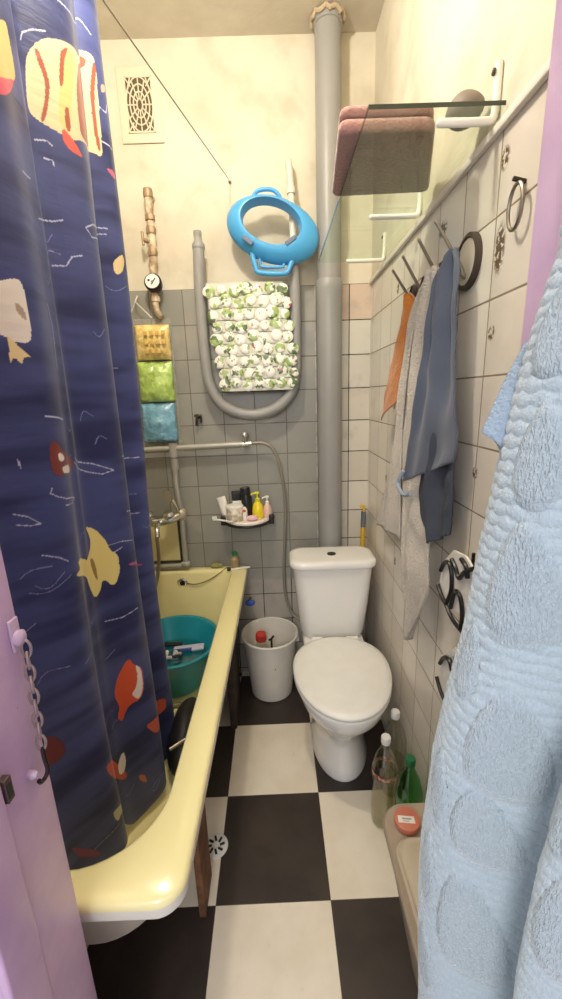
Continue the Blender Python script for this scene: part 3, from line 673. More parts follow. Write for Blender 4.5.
# things on the tub rim
gb = thing('shampoo_jar', 'small clear bottle with green cap on the far corner of the tub rim', 'bottle', (-.232, 1.965, RZ))
obj('glass_body', B().lathe([(0, 0), (.020, 0), (.021, .004), (.021, .03), (.024, .036), (.024, .05), (.012, .062), (.012, .07), (0, .07)], (-.238, 1.968, RZ), 18), film('amber_clear', (214, 190, 140), .5), gb)
obj('cap', B().lathe([(0, .07), (.014, .07), (.014, .086), (0, .087)], (-.238, 1.968, RZ), 14), mat('cap_green', (46, 140, 92), .4), gb)
tag(obj('sponge', B().ball((-.335, 1.975, RZ+.012), .03, 14, (1.1, .65, .45), .15, 60.), mat('sponge_olive', (150, 146, 84), .9, bump=(90., .6))), 'olive green sponge on the far rim of the yellow bathtub', 'sponge')
rz = thing('razor', 'white disposable razor lying on the tub corner beside the green-capped bottle', 'razor', (-.21, 1.96, RZ))
obj('handle', B().tube([(-.255, 1.935, RZ+.005), (-.205, 1.942, RZ+.007), (-.160, 1.935, RZ+.014)], .005, 8, 3), WHITEP, rz)
obj('blade_head', B().box((-.276, 1.925, RZ+.001), (-.258, 1.945, RZ+.011), .002), BLACKP, rz)
pc = tag(obj('plug_chain', B().tube([(-.485, 1.934, .592), (-.44, 1.925, .590), (-.38, 1.93, .605), (-.32, 1.94, .637), (-.285, 1.957, RZ+.004), (-.26, 1.965, RZ+.003)], .0028, 6, 8), mat('chain_olive', (130, 118, 70), .4, .5)), 'thin plug chain drooping from the overflow to the tub corner', 'chain')

# ------------------------------------------------------------------ in the tub
tbz = .2365
tb_ = thing('teal_basin', 'round teal plastic basin of water standing in the yellow bathtub', 'basin', (-.507, 1.662, tbz))
TEAL = mat('teal_plastic', (30, 146, 166), .3, sub=.05)
b = B().lathe([(0, tbz+.0), (.122, tbz), (.13, tbz+.008), (.192, .425), (.200, .441), (.211, .443), (.213, .449), (.209, .453), (.198, .451), (.187, .43), (.126, tbz+.018), (.115, tbz+.01), (0, tbz+.009)], (-.505, 1.655, 0), 56)
obj('bowl', b, TEAL, tb_)
obj('handle_lug', B().box((-.315, 1.61, .437), (-.281, 1.69, .452), .006), TEAL, tb_)
wa = tag(obj('basin_water', B().lathe([(0, .350), (.164, .350), (.166, .3535), (0, .3535)], (-.505, 1.655, 0), 40), clear('water_clear', (240, 246, 244), .8)), 'grey rinse water lying in the teal basin', 'water')
wa['kind'] = 'stuff'
pk = thing('washing_packet', 'white and blue packet floating in the teal basin', 'packet', (-.44, 1.715, .354))
pm = Matrix.Translation((-.455, 1.712, .364)) @ Matrix.Rotation(.06, 4, 'Z') @ Matrix.Rotation(-.06, 4, 'Y')
b = B(); b.mx = pm; b.box((-.07, -.022, -.007), (.075, .022, .007), .006); obj('wrapper', b, mat('packet_lilac', (206, 204, 222), .3, bump=(40., .4)), pk)
b = B(); b.mx = pm; b.box((-.072, -.0225, -.0075), (.02, -.006, .0085), .003); obj('blue_stripe', b, mat('packet_blue', (50, 84, 150), .3), pk)
lm = B(); ll = B()
for k in range(9):
    a = k*.9; (lm if k % 2 else ll).tube([(-.575+.028*math.cos(a)+.009*k, 1.655+.022*math.sin(a*1.3), .358), (-.56+.03*math.cos(a+1)+.008*k, 1.655+.025*math.sin(a+1), .374), (-.545+.03*math.cos(a+2)+.008*k, 1.66+.022*math.sin(a+2), .360)], .0075, 7, 4)
lt = thing('wet_cloth', 'crumpled black and white wet cloth in the teal basin beside the packet', 'cloth', (-.54, 1.655, .35))
obj('dark_folds', lm, mat('cloth_dark', (44, 48, 62), .6), lt); obj('light_folds', ll, mat('cloth_light', (214, 212, 214), .6), lt)
tag(obj('scrub_brush', B().box((-.62, 1.742, .355), (-.49, 1.765, .368), .004), BLACKP), 'black brush handle lying in the teal basin behind the cloth', 'brush')
# black bag
bg = B().ball((-.365, 1.235, .315), .13, 30, (.5, 1.1, .85), .18, 9.)
for p in bg.v: p.z = max(p.z, .2365)
bgo = thing('black_bag', 'crumpled black plastic bag sitting in the yellow tub before the teal basin', 'bag', (-.37, 1.24, .236))
obj('bag_body', bg, mat('bag_black', (26, 24, 23), .6, bump=(14., .5)), bgo)
obj('silver_bar', B().tube([(-.385, 1.095, .405), (-.308, 1.165, .405)], .0055, 8), CHROME, bgo)['label'] = 'shiny metal bar'

# boards under the tub, floor drain
WOOD = mat('old_board', (138, 96, 64), .7, c2=(98, 66, 44), var=(18., .2), bump=(40., .3))
tag(obj('wooden_board', B().box((-.283, .885, 0), (-.263, 1.0, .44), .002), WOOD), 'brown board propped on edge under the front of the bathtub', 'board')
tag(obj('wooden_board', B().box((-.265, 1.60, 0), (-.235, 1.84, .42), .003), mat('dark_board', (70, 54, 44), .7, c2=(46, 36, 30), var=(18., .2))), 'dark board standing under the tub rim beside the white bucket', 'board')
fd = thing('floor_drain', 'round white floor drain grille under the edge of the bathtub', 'drain', (-.268, 1.10, 0))
obj('drain_plate', B().lathe([(0, 0), (.042, 0), (.042, .003), (.037, .005), (0, .005)], (-.262, 1.085, 0), 28), WHITEP, fd)
g = B()
for k in range(8):
    a = k*PI/4; g.tube([(-.262+.014*math.cos(a), 1.085+.014*math.sin(a), .0055), (-.262+  .030*math.cos(a+.2), 1.085+.030*math.sin(a+.2), .0055)], .004, 6)
obj('drain_slots', g, mat('dark_hole', (0, 0, 0)), fd)

# ------------------------------------------------------------------ bucket
bu = thing('bucket', 'white plastic bucket between the bathtub and the toilet', 'bucket', (-.072, 1.862, 0))
BUCK = mat('bucket_white', (226, 220, 208), .4, sub=.05)
bc = (-.072, 1.862, 0)
obj('pail', B().lathe([(0, .003), (.100, .003), (.106, .008), (.137, .325), (.146, .328), (.147, .338), (.143, .342), (.136, .340), (.133, .325), (.101, .014), (0, .012)], bc, 48), BUCK, bu)
for sx in (-1, 1): obj('handle_ear', B().box((bc[0]+sx*.139-.010, bc[1]-.02, .290), (bc[0]+sx*.139+.010, bc[1]+.02, .322), .004), BUCK, bu)
obj('wire_handle', B().tube([(bc[0]+.150*math.cos(PI*k/14), bc[1]+.004-.02*math.sin(PI*k/14)*0+.128*math.sin(PI*k/14), .305-.10*math.sin(PI*k/14)) for k in range(15)], .0028, 6), STEEL, bu)
obj('lift_mark', B().box((-.052, 1.7385, .205), (-.046, 1.7415, .222), .001), mat('mark_dark', (80, 70, 60), .6), bu)
rb = thing('red_capped_bottle', 'clear bottle with a red cap standing in the white bucket', 'bottle', (-.11, 1.86, .012))
obj('body', B().lathe([(0, .013), (.040, .013), (.043, .02), (.043, .21), (.036, .25), (.022, .285), (.018, .29), (0, .29)], (-.118, 1.868, 0), 24), clear('pet_clear', (244, 243, 238), 2., .15), rb)
obj('cap', B().lathe([(0, .291), (.026, .291), (.028, .296), (.027, .328), (.023, .332), (0, .332)], (-.118, 1.868, 0), 20), mat('cap_red', (204, 58, 48), .35), rb)
tag(obj('forked_stick', B().tube([(-.060, 1.83, .016), (-.066, 1.885, .285)], .005, 8).tube([(-.080, 1.885, .278), (-.066, 1.886, .284), (-.054, 1.887, .300)], .0055, 8, 2), BLACKP), 'black stick with a forked tip standing in the white bucket', 'stick')

# ------------------------------------------------------------------ toilet
to = thing('toilet', 'white ceramic toilet with closed lid against the back wall', 'toilet', (.222, 1.55, 0))
rot = Matrix.Translation((.229, 1.597, 0)) @ Matrix.Rotation(math.radians(-.8), 4, 'Z')
def oval(w, lf, lb, cy, z, n=48, sq=2.2):
    """egg outline: half width w, front length lf, back length lb about cy"""
    out = []
    for k in range(n):
        a = 2*PI*k/n; c, s = math.cos(a), math.sin(a)
        e = 2/sq if s > 0 else 1.0
        x = w*math.copysign(abs(c)**(e), c); y = (lb if s > 0 else lf)*math.copysign(abs(s)**e, s)
        out.append((x, cy+y, z))
    return out
b = B(); b.mx = rot
b.loft([oval(.118, .205, .22, -.085, 0, sq=3), oval(.120, .208, .22, -.085, .012, sq=3), oval(.110, .195, .215, -.08, .05, sq=2.8), oval(.104, .185, .21, -.08, .13, sq=2.6), oval(.108, .195, .21, -.085, .19), oval(.128, .222, .21, -.105, .245),
        oval(.155, .245, .20, -.13, .30), oval(.174, .262, .20, -.15, .345), oval(.181, .270, .20, -.155, .38), oval(.182, .272, .20, -.155, .398), oval(.176, .266, .195, -.155, .405)])
obj('bowl', b, CERAMIC, to, ang=50)
b = B(); b.mx = rot
b.loft([[(x, y, z) for x, y in rrect(-w, w, y0, y1, .05, 6)] for w, y0, y1, z in ((.09, -.06, .20, .20), (.11, -.07, .235, .30), (.135, -.02, .245, .36), (.14, .0, .25, .395), (.135, .005, .245, .402))])
obj('rear_deck', b, CERAMIC, to, ang=50)
b = B(); b.mx = rot
b.loft([[(x, y, z) for x, y in rrect(-w, w, y0, y1, .055, 8)] for w, y0, y1, z in ((.128, .10, .235, .403), (.143, .085, .245, .412), (.149, .08, .248, .44), (.164, .072, .252, .58), (.178, .066, .256, .74), (.179, .066, .256, .757))])
obj('cistern', b, CERAMIC, to, ang=50)
b = B(); b.mx = rot
b.loft([[(x, y, z) for x, y in rrect(-w, w, y0, y1, r, 8)] for w, y0, y1, r, z in ((.182, .064, .258, .055, .758), (.191, .052, .262, .06, .763), (.194, .049, .263, .06, .772), (.193, .05, .262, .06, .787), (.188, .056, .258, .058, .795), (.17, .075, .24, .05, .798))])
ld = obj('cistern_lid', b, CERAMIC, to, ang=60)
b = B(); b.mx = rot; b.lathe([(0, .795), (.020, .795), (.020, .801), (0, .803)], (0, .155, 0), 20); obj('flush_button', b, mat('button_dark', (58, 54, 50), .3, .5), ld)['label'] = 'dark round flush button'
b = B(); b.mx = rot
b.loft([oval(.186, .279, .20, -.155, .4055), oval(.193, .286, .20, -.155, .409), oval(.194, .287, .2, -.155, .418), oval(.192, .285, .2, -.155, .422)])
obj('seat', b, WHITEP, to)
b = B(); b.mx = rot
b.loft([oval(.190, .283, .2, -.155, .4235), oval(.194, .287, .202, -.155, .4265), oval(.195, .288, .203, -.155, .434), oval(.192, .285, .2, -.155, .440), oval(.17, .262, .185, -.155, .4445), oval(.10, .16, .12, -.155, .4475)])
obj('seat_lid', b, WHITEP, to, ang=60)
for sx in (-.08, .08):
    b = B(); b.mx = rot; b.tube([(sx-.025, .052, .424), (sx+.025, .052, .424)], .012, 12); obj('hinge', b, WHITEP, to)
b = B(); b.mx = rot; b.tube([(-.10, .22, .43), (-.115, .28, .40), (-.125, .31, .375), (-.137, .318, .37)], .012, 8, 4); obj('inlet_fitting', b, mat('inlet_dark', (96, 86, 74), .5), to)

tb2 = thing('toilet_brush', 'yellow handled brush standing in the corner behind the toilet', 'brush', (.42, 1.965, 0))
obj('handle', B().tube([(.418, 1.972, .30), (.421, 1.972, .85)], .0115, 10), mat('handle_yellow', (226, 180, 44), .4), tb2)
obj('grey_grip', B().tube([(.421, 1.972, .85), (.423, 1.972, .93)], .0125, 10), mat('grip_slate', (104, 108, 112), .5), tb2)
obj('hook_end', B().tube([(.423, 1.972, .93), (.424, 1.972, .955), (.412, 1.970, .962), (.402, 1.968, .955)], .0065, 8, 3), mat('handle_yellow', (0, 0, 0)), tb2)
obj('brush_head', B().lathe([(0, 0), (.040, 0), (.043, .02), (.043, .20), (.03, .28), (.012, .31), (0, .31)], (.400, 1.955, 0), 16), mat('brush_pot', (180, 172, 160), .5), tb2)

# ------------------------------------------------------------------ bottles on the floor
def pet(name, x, y, h, r, m, capm, label, group=None, liquid=None):
    o = thing(name, label, 'bottle', (x, y, 0), group); k = h/.37
    pf = [(0, .002), (r*.7, .001), (r*.95, .012), (r, .03), (r, .09*k), (r*.96, .10*k), (r*.96, .20*k), (r, .215*k), (r*.98, .25*k), (r*.75, .295*k), (r*.40, .33*k), (r*.33, .342*k), (r*.33, .35*k), (0, .35*k)]
    obj('body', B().lathe(pf, (x, y, 0), 28), m, o)
    obj('cap', B().lathe([(0, .3505*k), (.0155, .3505*k), (.0165, .354*k), (.0165, .374*k), (.0145, .378*k), (0, .378*k)], (x, y, 0), 18), capm, o)
    if liquid: obj('water', B().lathe([(0, .004), (r*.92, .014), (r*.94, .09*k), (r*.90, .10*k), (r*.90, liquid), (0, liquid)], (x, y, 0), 24), clear('bottle_water', (240, 239, 228), .3), o)
    return o
PETC = clear('pet_bottle', (243, 242, 236), 1.6, .12)
b1 = pet('water_bottle', .336, 1.150, .362, .0445, PETC, mat('cap_white', (236, 234, 228), .35), 'clear plastic bottle with white cap and printed band, in front of the toilet', 'white-capped bottles by the toilet', .19)
bd = obj('printed_band', B().lathe([(.0453, .222), (.0453, .238)], (.336, 1.150, 0), 28, caps=(False, False)), mat('band_print', (206, 170, 140), .5, c2=(150, 70, 60), var=(120., .04)), b1)
pet('water_bottle', .400, 1.262, .362, .0435, PETC, MATS['cap_white'], 'clear plastic bottle with white cap against the right wall, behind the others', 'white-capped bottles by the toilet', .16)
pet('soda_bottle', .391, 1.062, .362, .044, (lambda t: t)(clear('pet_green', (128, 206, 140), 1.4, .12)), mat('cap_dkgreen', (30, 110, 66), .4), 'green plastic bottle with green cap beside the beige laundry bin', None, .15)

# laundry hamper + tin
ha = thing('laundry_bin', 'beige plastic laundry bin with lid at the bottom right behind the blue towel', 'laundry bin', (.34, .69, 0))
BEI = mat('bin_beige', (176, 160, 138), .45)
def hl(x0, x1, y0, y1, r, z): return [(x, y, z) for x, y in rrect(x0, x1, y0, y1, r, 8)]
def bow(l, k=.012):
    return [(x-k*math.sin(PI*max(0, min(1, (y-.50)/.40)))*(1 if x < .33 else 0), y, z) for x, y, z in l]
obj('body', B().loft([bow(hl(.325, .44, .60, .80, .04, 0)), bow(hl(.322, .443, .59, .81, .045, .02)), bow(hl(.256, .4455, .512, .872, .055, .392)), bow(hl(.248, .446, .506, .878, .06, .40)), bow(hl(.247, .446, .505, .879, .06, .412)), bow(hl(.252, .4445, .51, .874, .058, .418)), bow(hl(.26, .44, .52, .865, .05, .414))]), BEI, ha, ang=50)
obj('lid', B().loft([bow(hl(.264, .440, .525, .782, .04, .4145), .010), bow(hl(.262, .441, .523, .784, .042, .422), .010), bow(hl(.268, .438, .53, .778, .04, .427), .010), bow(hl(.272, .436, .534, .773, .038, .4235), .010), bow(hl(.278, .432, .54, .768, .034, .4235), .010), bow(hl(.283, .430, .546, .762, .03, .427), .010)]), mat('bin_lid', (196, 182, 158), .45), ha, ang=40)
tn = thing('coral_tin', 'flat round coral tin with a white sticker beside the green bottle', 'tin', (.30, .83, .416))
b = B(); b.mx = Matrix.Translation((.302, .822, .4155)); b.lathe([(0, 0), (.030, 0), (.032, .002), (.033, .012), (.032, .0175), (.030, .0185), (0, .019)], (0, 0, 0), 28); obj('tin_body', b, mat('coral', (206, 122, 96), .4), tn)
b = B(); b.mx = Matrix.Translation((.300, .818, .4344)) @ Matrix.Rotation(-.12, 4, 'Z'); b.box((-.022, -.009, 0), (.020, .009, .0016), .0005); obj('sticker', b, mat('sticker_white', (238, 232, 220), .5), tn)
b = B(); b.mx = Matrix.Translation((.300, .818, .4360)) @ Matrix.Rotation(-.12, 4, 'Z'); b.box((-.012, -.001, 0), (.012, .003, .0004)).box((-.010, -.006, 0), (.006, -.004, .0004)); obj('sticker_lines', b, mat('sticker_ink', (170, 160, 150), .6), tn)

# ------------------------------------------------------------------ right wall: hooks and cloths
PEG = mat('peg_steel', (150, 140, 124), .45, .4)
HK = ((1.015, 1.783, .996, 1.858), (1.155, 1.80, 1.103, 1.858), (1.285, 1.80, 1.231, 1.860), (1.385, 1.80, 1.327, 1.852))
hl_ = ['metal peg hook with a round dark-rimmed plate, nearest the doorway', 'metal peg hook holding the beige towel, second from the doorway', 'metal peg hook third from the doorway, holding the orange cloth', 'metal peg hook farthest from the doorway']
for i, (y0, z0, y1, z1) in enumerate(HK):
    h = thing('wall_hook', hl_[i], 'hook', (W, y0, z0-.02), 'peg hooks on the right wall')
    r = .058 if i == 0 else .026
    b = B(); b.lathe([(0, 0), (r, 0), (r, -.010), (r*.86, -.013), (r*.80, -.008), (0, -.008)], (W, y0, z0), 32, 'x'); obj('backplate', b, mat('plate_dark', (70, 58, 50), .5), h)
    if i == 0: obj('plate_face', B().lathe([(0, -.0082), (r*.8, -.0082), (r*.8, -.0095), (0, -.0095)], (W, y0, z0), 28, 'x'), mat('plate_pale', (214, 206, 190), .5), h)
    obj('peg', B().tube([(W-.004, y0, z0-.03), (W-.016, y0-.002, z0-.026), (W-.024, y0-.004, z0-.006), (.36, y1, z1)], lambda t: .0065-.003*t, 10, 3), PEG, h)
    obj('peg_tip', B().ball((.36, y1, z1), .0042, 8), PEG, h)

def terry(name, c, c2, sc=420., st=.5, extra=None):
    t = NT(name); n = t.noise(sc, 2., t.obj()); w = t.n('TexVoronoi', {'Vector': t.obj(), 'Scale': sc*.55}).outputs[0]
    t.P('Base Color', t.mix(n, lin(c), lin(c2))); t.P('Roughness', .95); t.P('Sheen Weight', .4); t.P('Specular IOR Level', .15)
    t.bump(t.ma('ADD', n, t.ma('MULTIPLY', w, .8)), st, .004)
    return t.m
def polyat(pl, t):
    L = [0]
    for a, b in zip(pl, pl[1:]): L.append(L[-1]+math.dist(a, b))
    d = t*L[-1]
    for i in range(len(pl)-1):
        if d <= L[i+1]+1e-9:
            q = (d-L[i])/(L[i+1]-L[i]+1e-12); return [u+(v-u)*q for u, v in zip(pl[i], pl[i+1])]
    return pl[-1]
def hang(A, Bq, amp, k, ph, nu=46, nv=70, lump=.006, seed=0., decay=0.):
    """sheet between two edges given as (x, y, z) polylines; folds push along -x"""
    A = [tuple(p) for p in crom(A, 8)]; Bq = [tuple(p) for p in crom(Bq, 8)]; rows = []
    for i in range(nv):
        r = i/(nv-1); a, c = polyat(A, r), polyat(Bq, r); row = []
        wid = math.dist(a, c)
        for j in range(nu):
            t = j/(nu-1); am = min(amp, wid*.35)*(1-decay*r*r)
            f = am*math.sin(2*PI*k*t+ph+.7*math.sin(3*r+seed))+lump*noise.noise(Vector((t*3+seed, r*6, seed)))
            row.append((min(W-.007, a[0]+(c[0]-a[0])*t+f), a[1]+(c[1]-a[1])*t, a[2]+(c[2]-a[2])*t))
        rows.append(row)
    return rows
oc = obj('orange_cloth', B().grid(hang([(.398, 1.318, 1.785), (.402, 1.345, 1.765), (.402, 1.40, 1.68), (.402, 1.50, 1.54), (.402, 1.597, 1.404)], [(.400, 1.300, 1.785), (.408, 1.272, 1.765), (.414, 1.262, 1.732), (.414, 1.285, 1.66), (.412, 1.318, 1.512)], .007, 1.0, 2.6)), terry('orange_waffle', (222, 142, 60), (198, 116, 42), 260., .7))
solid(oc, .005); tag(oc, 'orange waffle cloth hanging on the farthest wall hook', 'cloth')
BT = terry('beige_terry', (218, 210, 196), (198, 187, 170), 260., 1.)
bt = thing('beige_towel', 'beige terry towel hanging long between the orange cloth and the blue garment', 'towel', (.39, 1.15, .75))
solid(obj('far_fold', B().grid(hang([(.412, 1.165, 1.795), (.405, 1.27, 1.74), (.405, 1.33, 1.655), (.405, 1.40, 1.415), (.405, 1.49, 1.19), (.405, 1.62, .975)], [(.405, 1.13, 1.80), (.395, 1.21, 1.66), (.395, 1.275, 1.422), (.395, 1.276, 1.233), (.395, 1.27, 1.035)], .008, 1.6, .2, seed=1.)), BT, bt), .006)
solid(obj('near_fold', B().grid(hang([(.400, 1.14, 1.80), (.390, 1.235, 1.65), (.390, 1.28, 1.42), (.390, 1.276, 1.23), (.392, 1.243, .973), (.395, 1.23, .872), (.395, 1.178, .72)], [(.405, 1.09, 1.80), (.41, 1.075, 1.5), (.412, 1.05, 1.2), (.41, 1.034, 1.06), (.405, 1.012, .984), (.405, 1.06, .888), (.402, 1.142, .75)], .010, 1.7, 1.0, seed=2.)), BT, bt), .006)
BG = mat('blue_jersey', (84, 92, 108), .85, var=(10., .1), bump=(250., .25), sheen=.2)
bgm = thing('blue_garment', 'slate blue knitted garment slung over the nearest peg hook', 'garment', (.38, .95, 1.14))
solid(obj('front_drape', B().grid(hang([(.400, 1.005, 1.806), (.380, 1.042, 1.765), (.372, 1.045, 1.72), (.368, 1.049, 1.65), (.365, 1.083, 1.51), (.365, 1.137, 1.345), (.368, 1.18, 1.25)], [(.405, .992, 1.806), (.41, .966, 1.77), (.408, .955, 1.694), (.408, .946, 1.55), (.408, .92, 1.40), (.405, .925, 1.345)], .012, 1.9, .3, lump=.010, seed=3., decay=.85)), BG, bgm), .004)
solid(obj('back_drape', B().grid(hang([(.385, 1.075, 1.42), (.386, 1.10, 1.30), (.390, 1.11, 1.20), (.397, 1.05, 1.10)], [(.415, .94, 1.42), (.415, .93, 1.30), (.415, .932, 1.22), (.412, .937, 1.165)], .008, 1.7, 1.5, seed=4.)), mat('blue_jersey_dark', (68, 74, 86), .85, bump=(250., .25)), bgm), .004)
solid(obj('drawcord', B().tube([(.36, 1.155, 1.285), (.35, 1.17, 1.245), (.352, 1.12, 1.225), (.36, 1.085, 1.235)], .006, 8, 4), mat('cord_pale', (150, 160, 176), .8), bgm), .0001)

# towel ring wire
tg = thing('wire_loop', 'grey wire loop hanging from a nail on the right wall by the doorway', 'hook', (W, .815, 1.77))
obj('nail', B().tube([(W, .818, 1.853), (W-.022, .818, 1.858)], .004, 8), mat('nail_dark', (60, 50, 44), .5, .5), tg)
obj('loop', B().tube([(W-.014, .818+.022*math.sin(a*PI/10), 1.815+.036*math.cos(a*PI/10)) for a in range(20)], .0034, 8, closed=True), STEEL, tg)

# black scroll rack
wr = thing('wall_mounted_rack', 'black wrought wire rack with white leaf panels, half hidden by the blue towel', 'rack', (.42, .85, .80))
BW = mat('black_wire', (24, 22, 22), .35)
WPN = mat('rack_white', (236, 232, 222), .5)
def tier(zo, yo, s):
    Q = lambda y, z: (.398, yo+y*s, zo+z*s)
    ps_ = obj('white_panel', B().poly([Q(.085, -.045), Q(.075, .02), Q(.01, .085), Q(-.06, .095), Q(-.12, .07), Q(-.14, .0), Q(-.10, -.06), Q(-.015, -.075), Q(.03, -.07)], (.006, 0, 0)), WPN, wr)
    b = B()
    for pl in ([Q(.083, -.05), Q(.06, -.066), Q(.02, -.08), Q(-.03, -.10), Q(-.10, -.10)],
               [Q(.07, .0), Q(.05, .03), Q(.02, .045), Q(-.002, .02), Q(-.005, -.03), Q(.02, -.08)],
               [Q(-.01, -.075), Q(-.022, -.03), Q(-.04, -.01), Q(-.065, -.02), Q(-.08, -.06), Q(-.075, -.10)],
               [Q(.005, .062), Q(-.02, .05), Q(-.045, .03), Q(-.075, .06), Q(-.12, .09)],
               [Q(-.05, .085), Q(-.08, .075), Q(-.09, .05)]):
        b.tube([(x-.005, y, z) for x, y, z in pl], .0050, 8, 5)
    obj('scroll', b, BW, wr)
tier(1.075, .872, .86); tier(.835, .830, 1.0)
b = B()
for y in (.80, .83): b.tube([(.42, y, .76), (.42, y, 1.16)], .004, 8)
for z in (.80, 1.02): b.tube([(.40, .82, z), (W, .82, z)], .005, 8)
obj('upright', b, BW, wr)

# ------------------------------------------------------------------ glass shelf, mat, pouch
gs = thing('glass_shelf', 'long clear glass shelf on white brackets high on the right wall', 'shelf', (.31, 1.35, 1.99))
gx0, gx1, gy0, gy1, gz = .192, .445, .905, 1.80, 2.012
t = NT('shelf_glass'); t.t.nodes.remove(t.b)
tr0 = t.n('BsdfTransparent', {0: lin((244, 249, 244))}); gl0 = t.n('BsdfGlossy', {0: (.9, 1., .95), 1: .02}); fr0 = t.n('LayerWeight', {0: .3}); ff0 = t.ma('MULTIPLY_ADD', t.ma('POWER', fr0.outputs['Facing'], 2.), .25, .03)
mx0 = t.n('MixShader', {0: ff0, 1: tr0.outputs[0], 2: gl0.outputs[0]}); t.t.links.new(mx0.outputs[0], t.out.inputs[0])
obj('glass_pane', B().box((gx0, gy0, gz), (gx1, gy1, gz+.008)), t.m, gs, False)
GE = mat('glass_edge', (46, 56, 46), .15, coat=.5)
obj('pane_edge', B().box((gx0-.0006, gy0-.0012, gz+.0003), (gx1, gy0-.0002, gz+.0077)).box((gx0-.0012, gy0, gz+.0003), (gx0-.0002, gy1, gz+.0077)), GE, gs, False)
for y in (.935, 1.36, 1.76):
    b = B().tube([(.335 if y < 1 else .30, y, gz-.008), (.415, y, gz-.008), (.436, y, gz-.004), (.441, y, gz+.02), (.441, y, gz+.085)], .0075, 10, 3)
    b.ball((.335 if y < 1 else .30, y, gz-.008), .0075, 8)
    br = obj('bracket', b, WHITEP, gs)
    obj('bracket_screw', B().lathe([(0, 0), (.006, 0), (.006, -.003), (0, -.004)], (.4335, y, gz+.07), 10, 'x'), mat('screw_dark', (70, 60, 52), .5, .4), br)
fm = thing('folded_towel', 'folded dusty pink towel lying on the glass shelf', 'towel', (.28, 1.125, gz+.006))
def pad(z0, h, ins):
    P4 = [(.148+ins, .985+ins), (.345-ins, .985+ins), (.432-ins, 1.262-ins), (.172+ins, 1.270-ins)]; out = []
    for i in range(4):                                  # rounded corners
        a_, c_, d_ = Vector(P4[i-1]), Vector(P4[i]), Vector(P4[(i+1) % 4]); r_ = .022
        s_, e_ = c_+(a_-c_).normalized()*r_, c_+(d_-c_).normalized()*r_
        for k in range(7):
            q = k/6; out.append((1-q)**2*s_+2*q*(1-q)*c_+q*q*e_)
    lp = []
    for q in range(9):
        th = -PI/2+PI*q/8; i_ = (h/2)*(1-math.cos(th)); zz = z0+h/2+h/2*math.sin(th)
        cx, cy = .275, 1.125
        lp.append([(p.x+(cx-p.x)*i_*5, p.y+(cy-p.y)*i_*5, zz+.003*max(0, noise.noise(Vector((p.x*14, p.y*14, zz*9))))) for p in out])
    return B().loft(lp)
PINK = terry('dusty_pink', (186, 146, 136), (168, 124, 116), 200., .5)
obj('fold', pad(gz+.0085, .026, 0), PINK, fm); obj('fold', pad(gz+.0375, .020, .003), PINK, fm)
tag(obj('toiletry_pouch', B().ball((.402, .985, gz+.037), .034, 20, (1.05, 1.2, .85), .15, 25.), mat('pouch_taupe', (120, 108, 96), .6)), 'rounded taupe pouch at the wall end of the glass shelf', 'pouch')

# ------------------------------------------------------------------ door chain
dc = thing('door_chain', 'painted security chain with a dark hook on the mauve left door jamb', 'chain', (XL, .475, 1.0))
CHN = mat('chain_metal', (170, 150, 150), .35, .7, var=(60., .2))
obj('chain_plate', B().box((XL, .468, 1.195), (XL+.004, .486, 1.240), .0015).lathe([(0, 0), (.010, 0), (.011, .006), (.006, .010), (0, .010)], (XL+.003, .477, 1.213), 14, 'x'), mat('plate_mauve', (196, 170, 190), .35, var=(50., .2)), dc)
pts = [(XL+.012, .478, 1.205)]
for k in range(9):
    z = 1.196-k*.0175; y = .478-.0012*k; x = XL+.012
    b = B(); b.mx = Matrix.Translation((x, y, z)) @ Matrix.Rotation(.5+(PI/2 if k % 2 else 0), 4, 'Z')
    b.tube([(.0052*math.cos(2*PI*q/16), 0, .0120*math.sin(2*PI*q/16)) for q in range(16)], .0020, 7, closed=True)
    obj('link', b, CHN, dc)
obj('hook', B().tube([(XL+.012, .468, 1.047), (XL+.013, .467, 1.03), (XL+.014, .467, 1.012), (XL+.012, .462, 1.003), (XL+.012, .452, 1.006), (XL+.012, .449, 1.012)], .0030, 8, 4), mat('hook_dark', (60, 48, 52), .35, .8), dc)
obj('latch_knob', B().lathe([(0, 0), (.006, 0), (.007, .006), (.004, .012), (0, .012)], (XL, .450, 1.022), 12, 'x'), mat('plate_mauve', (0, 0, 0)), dc)

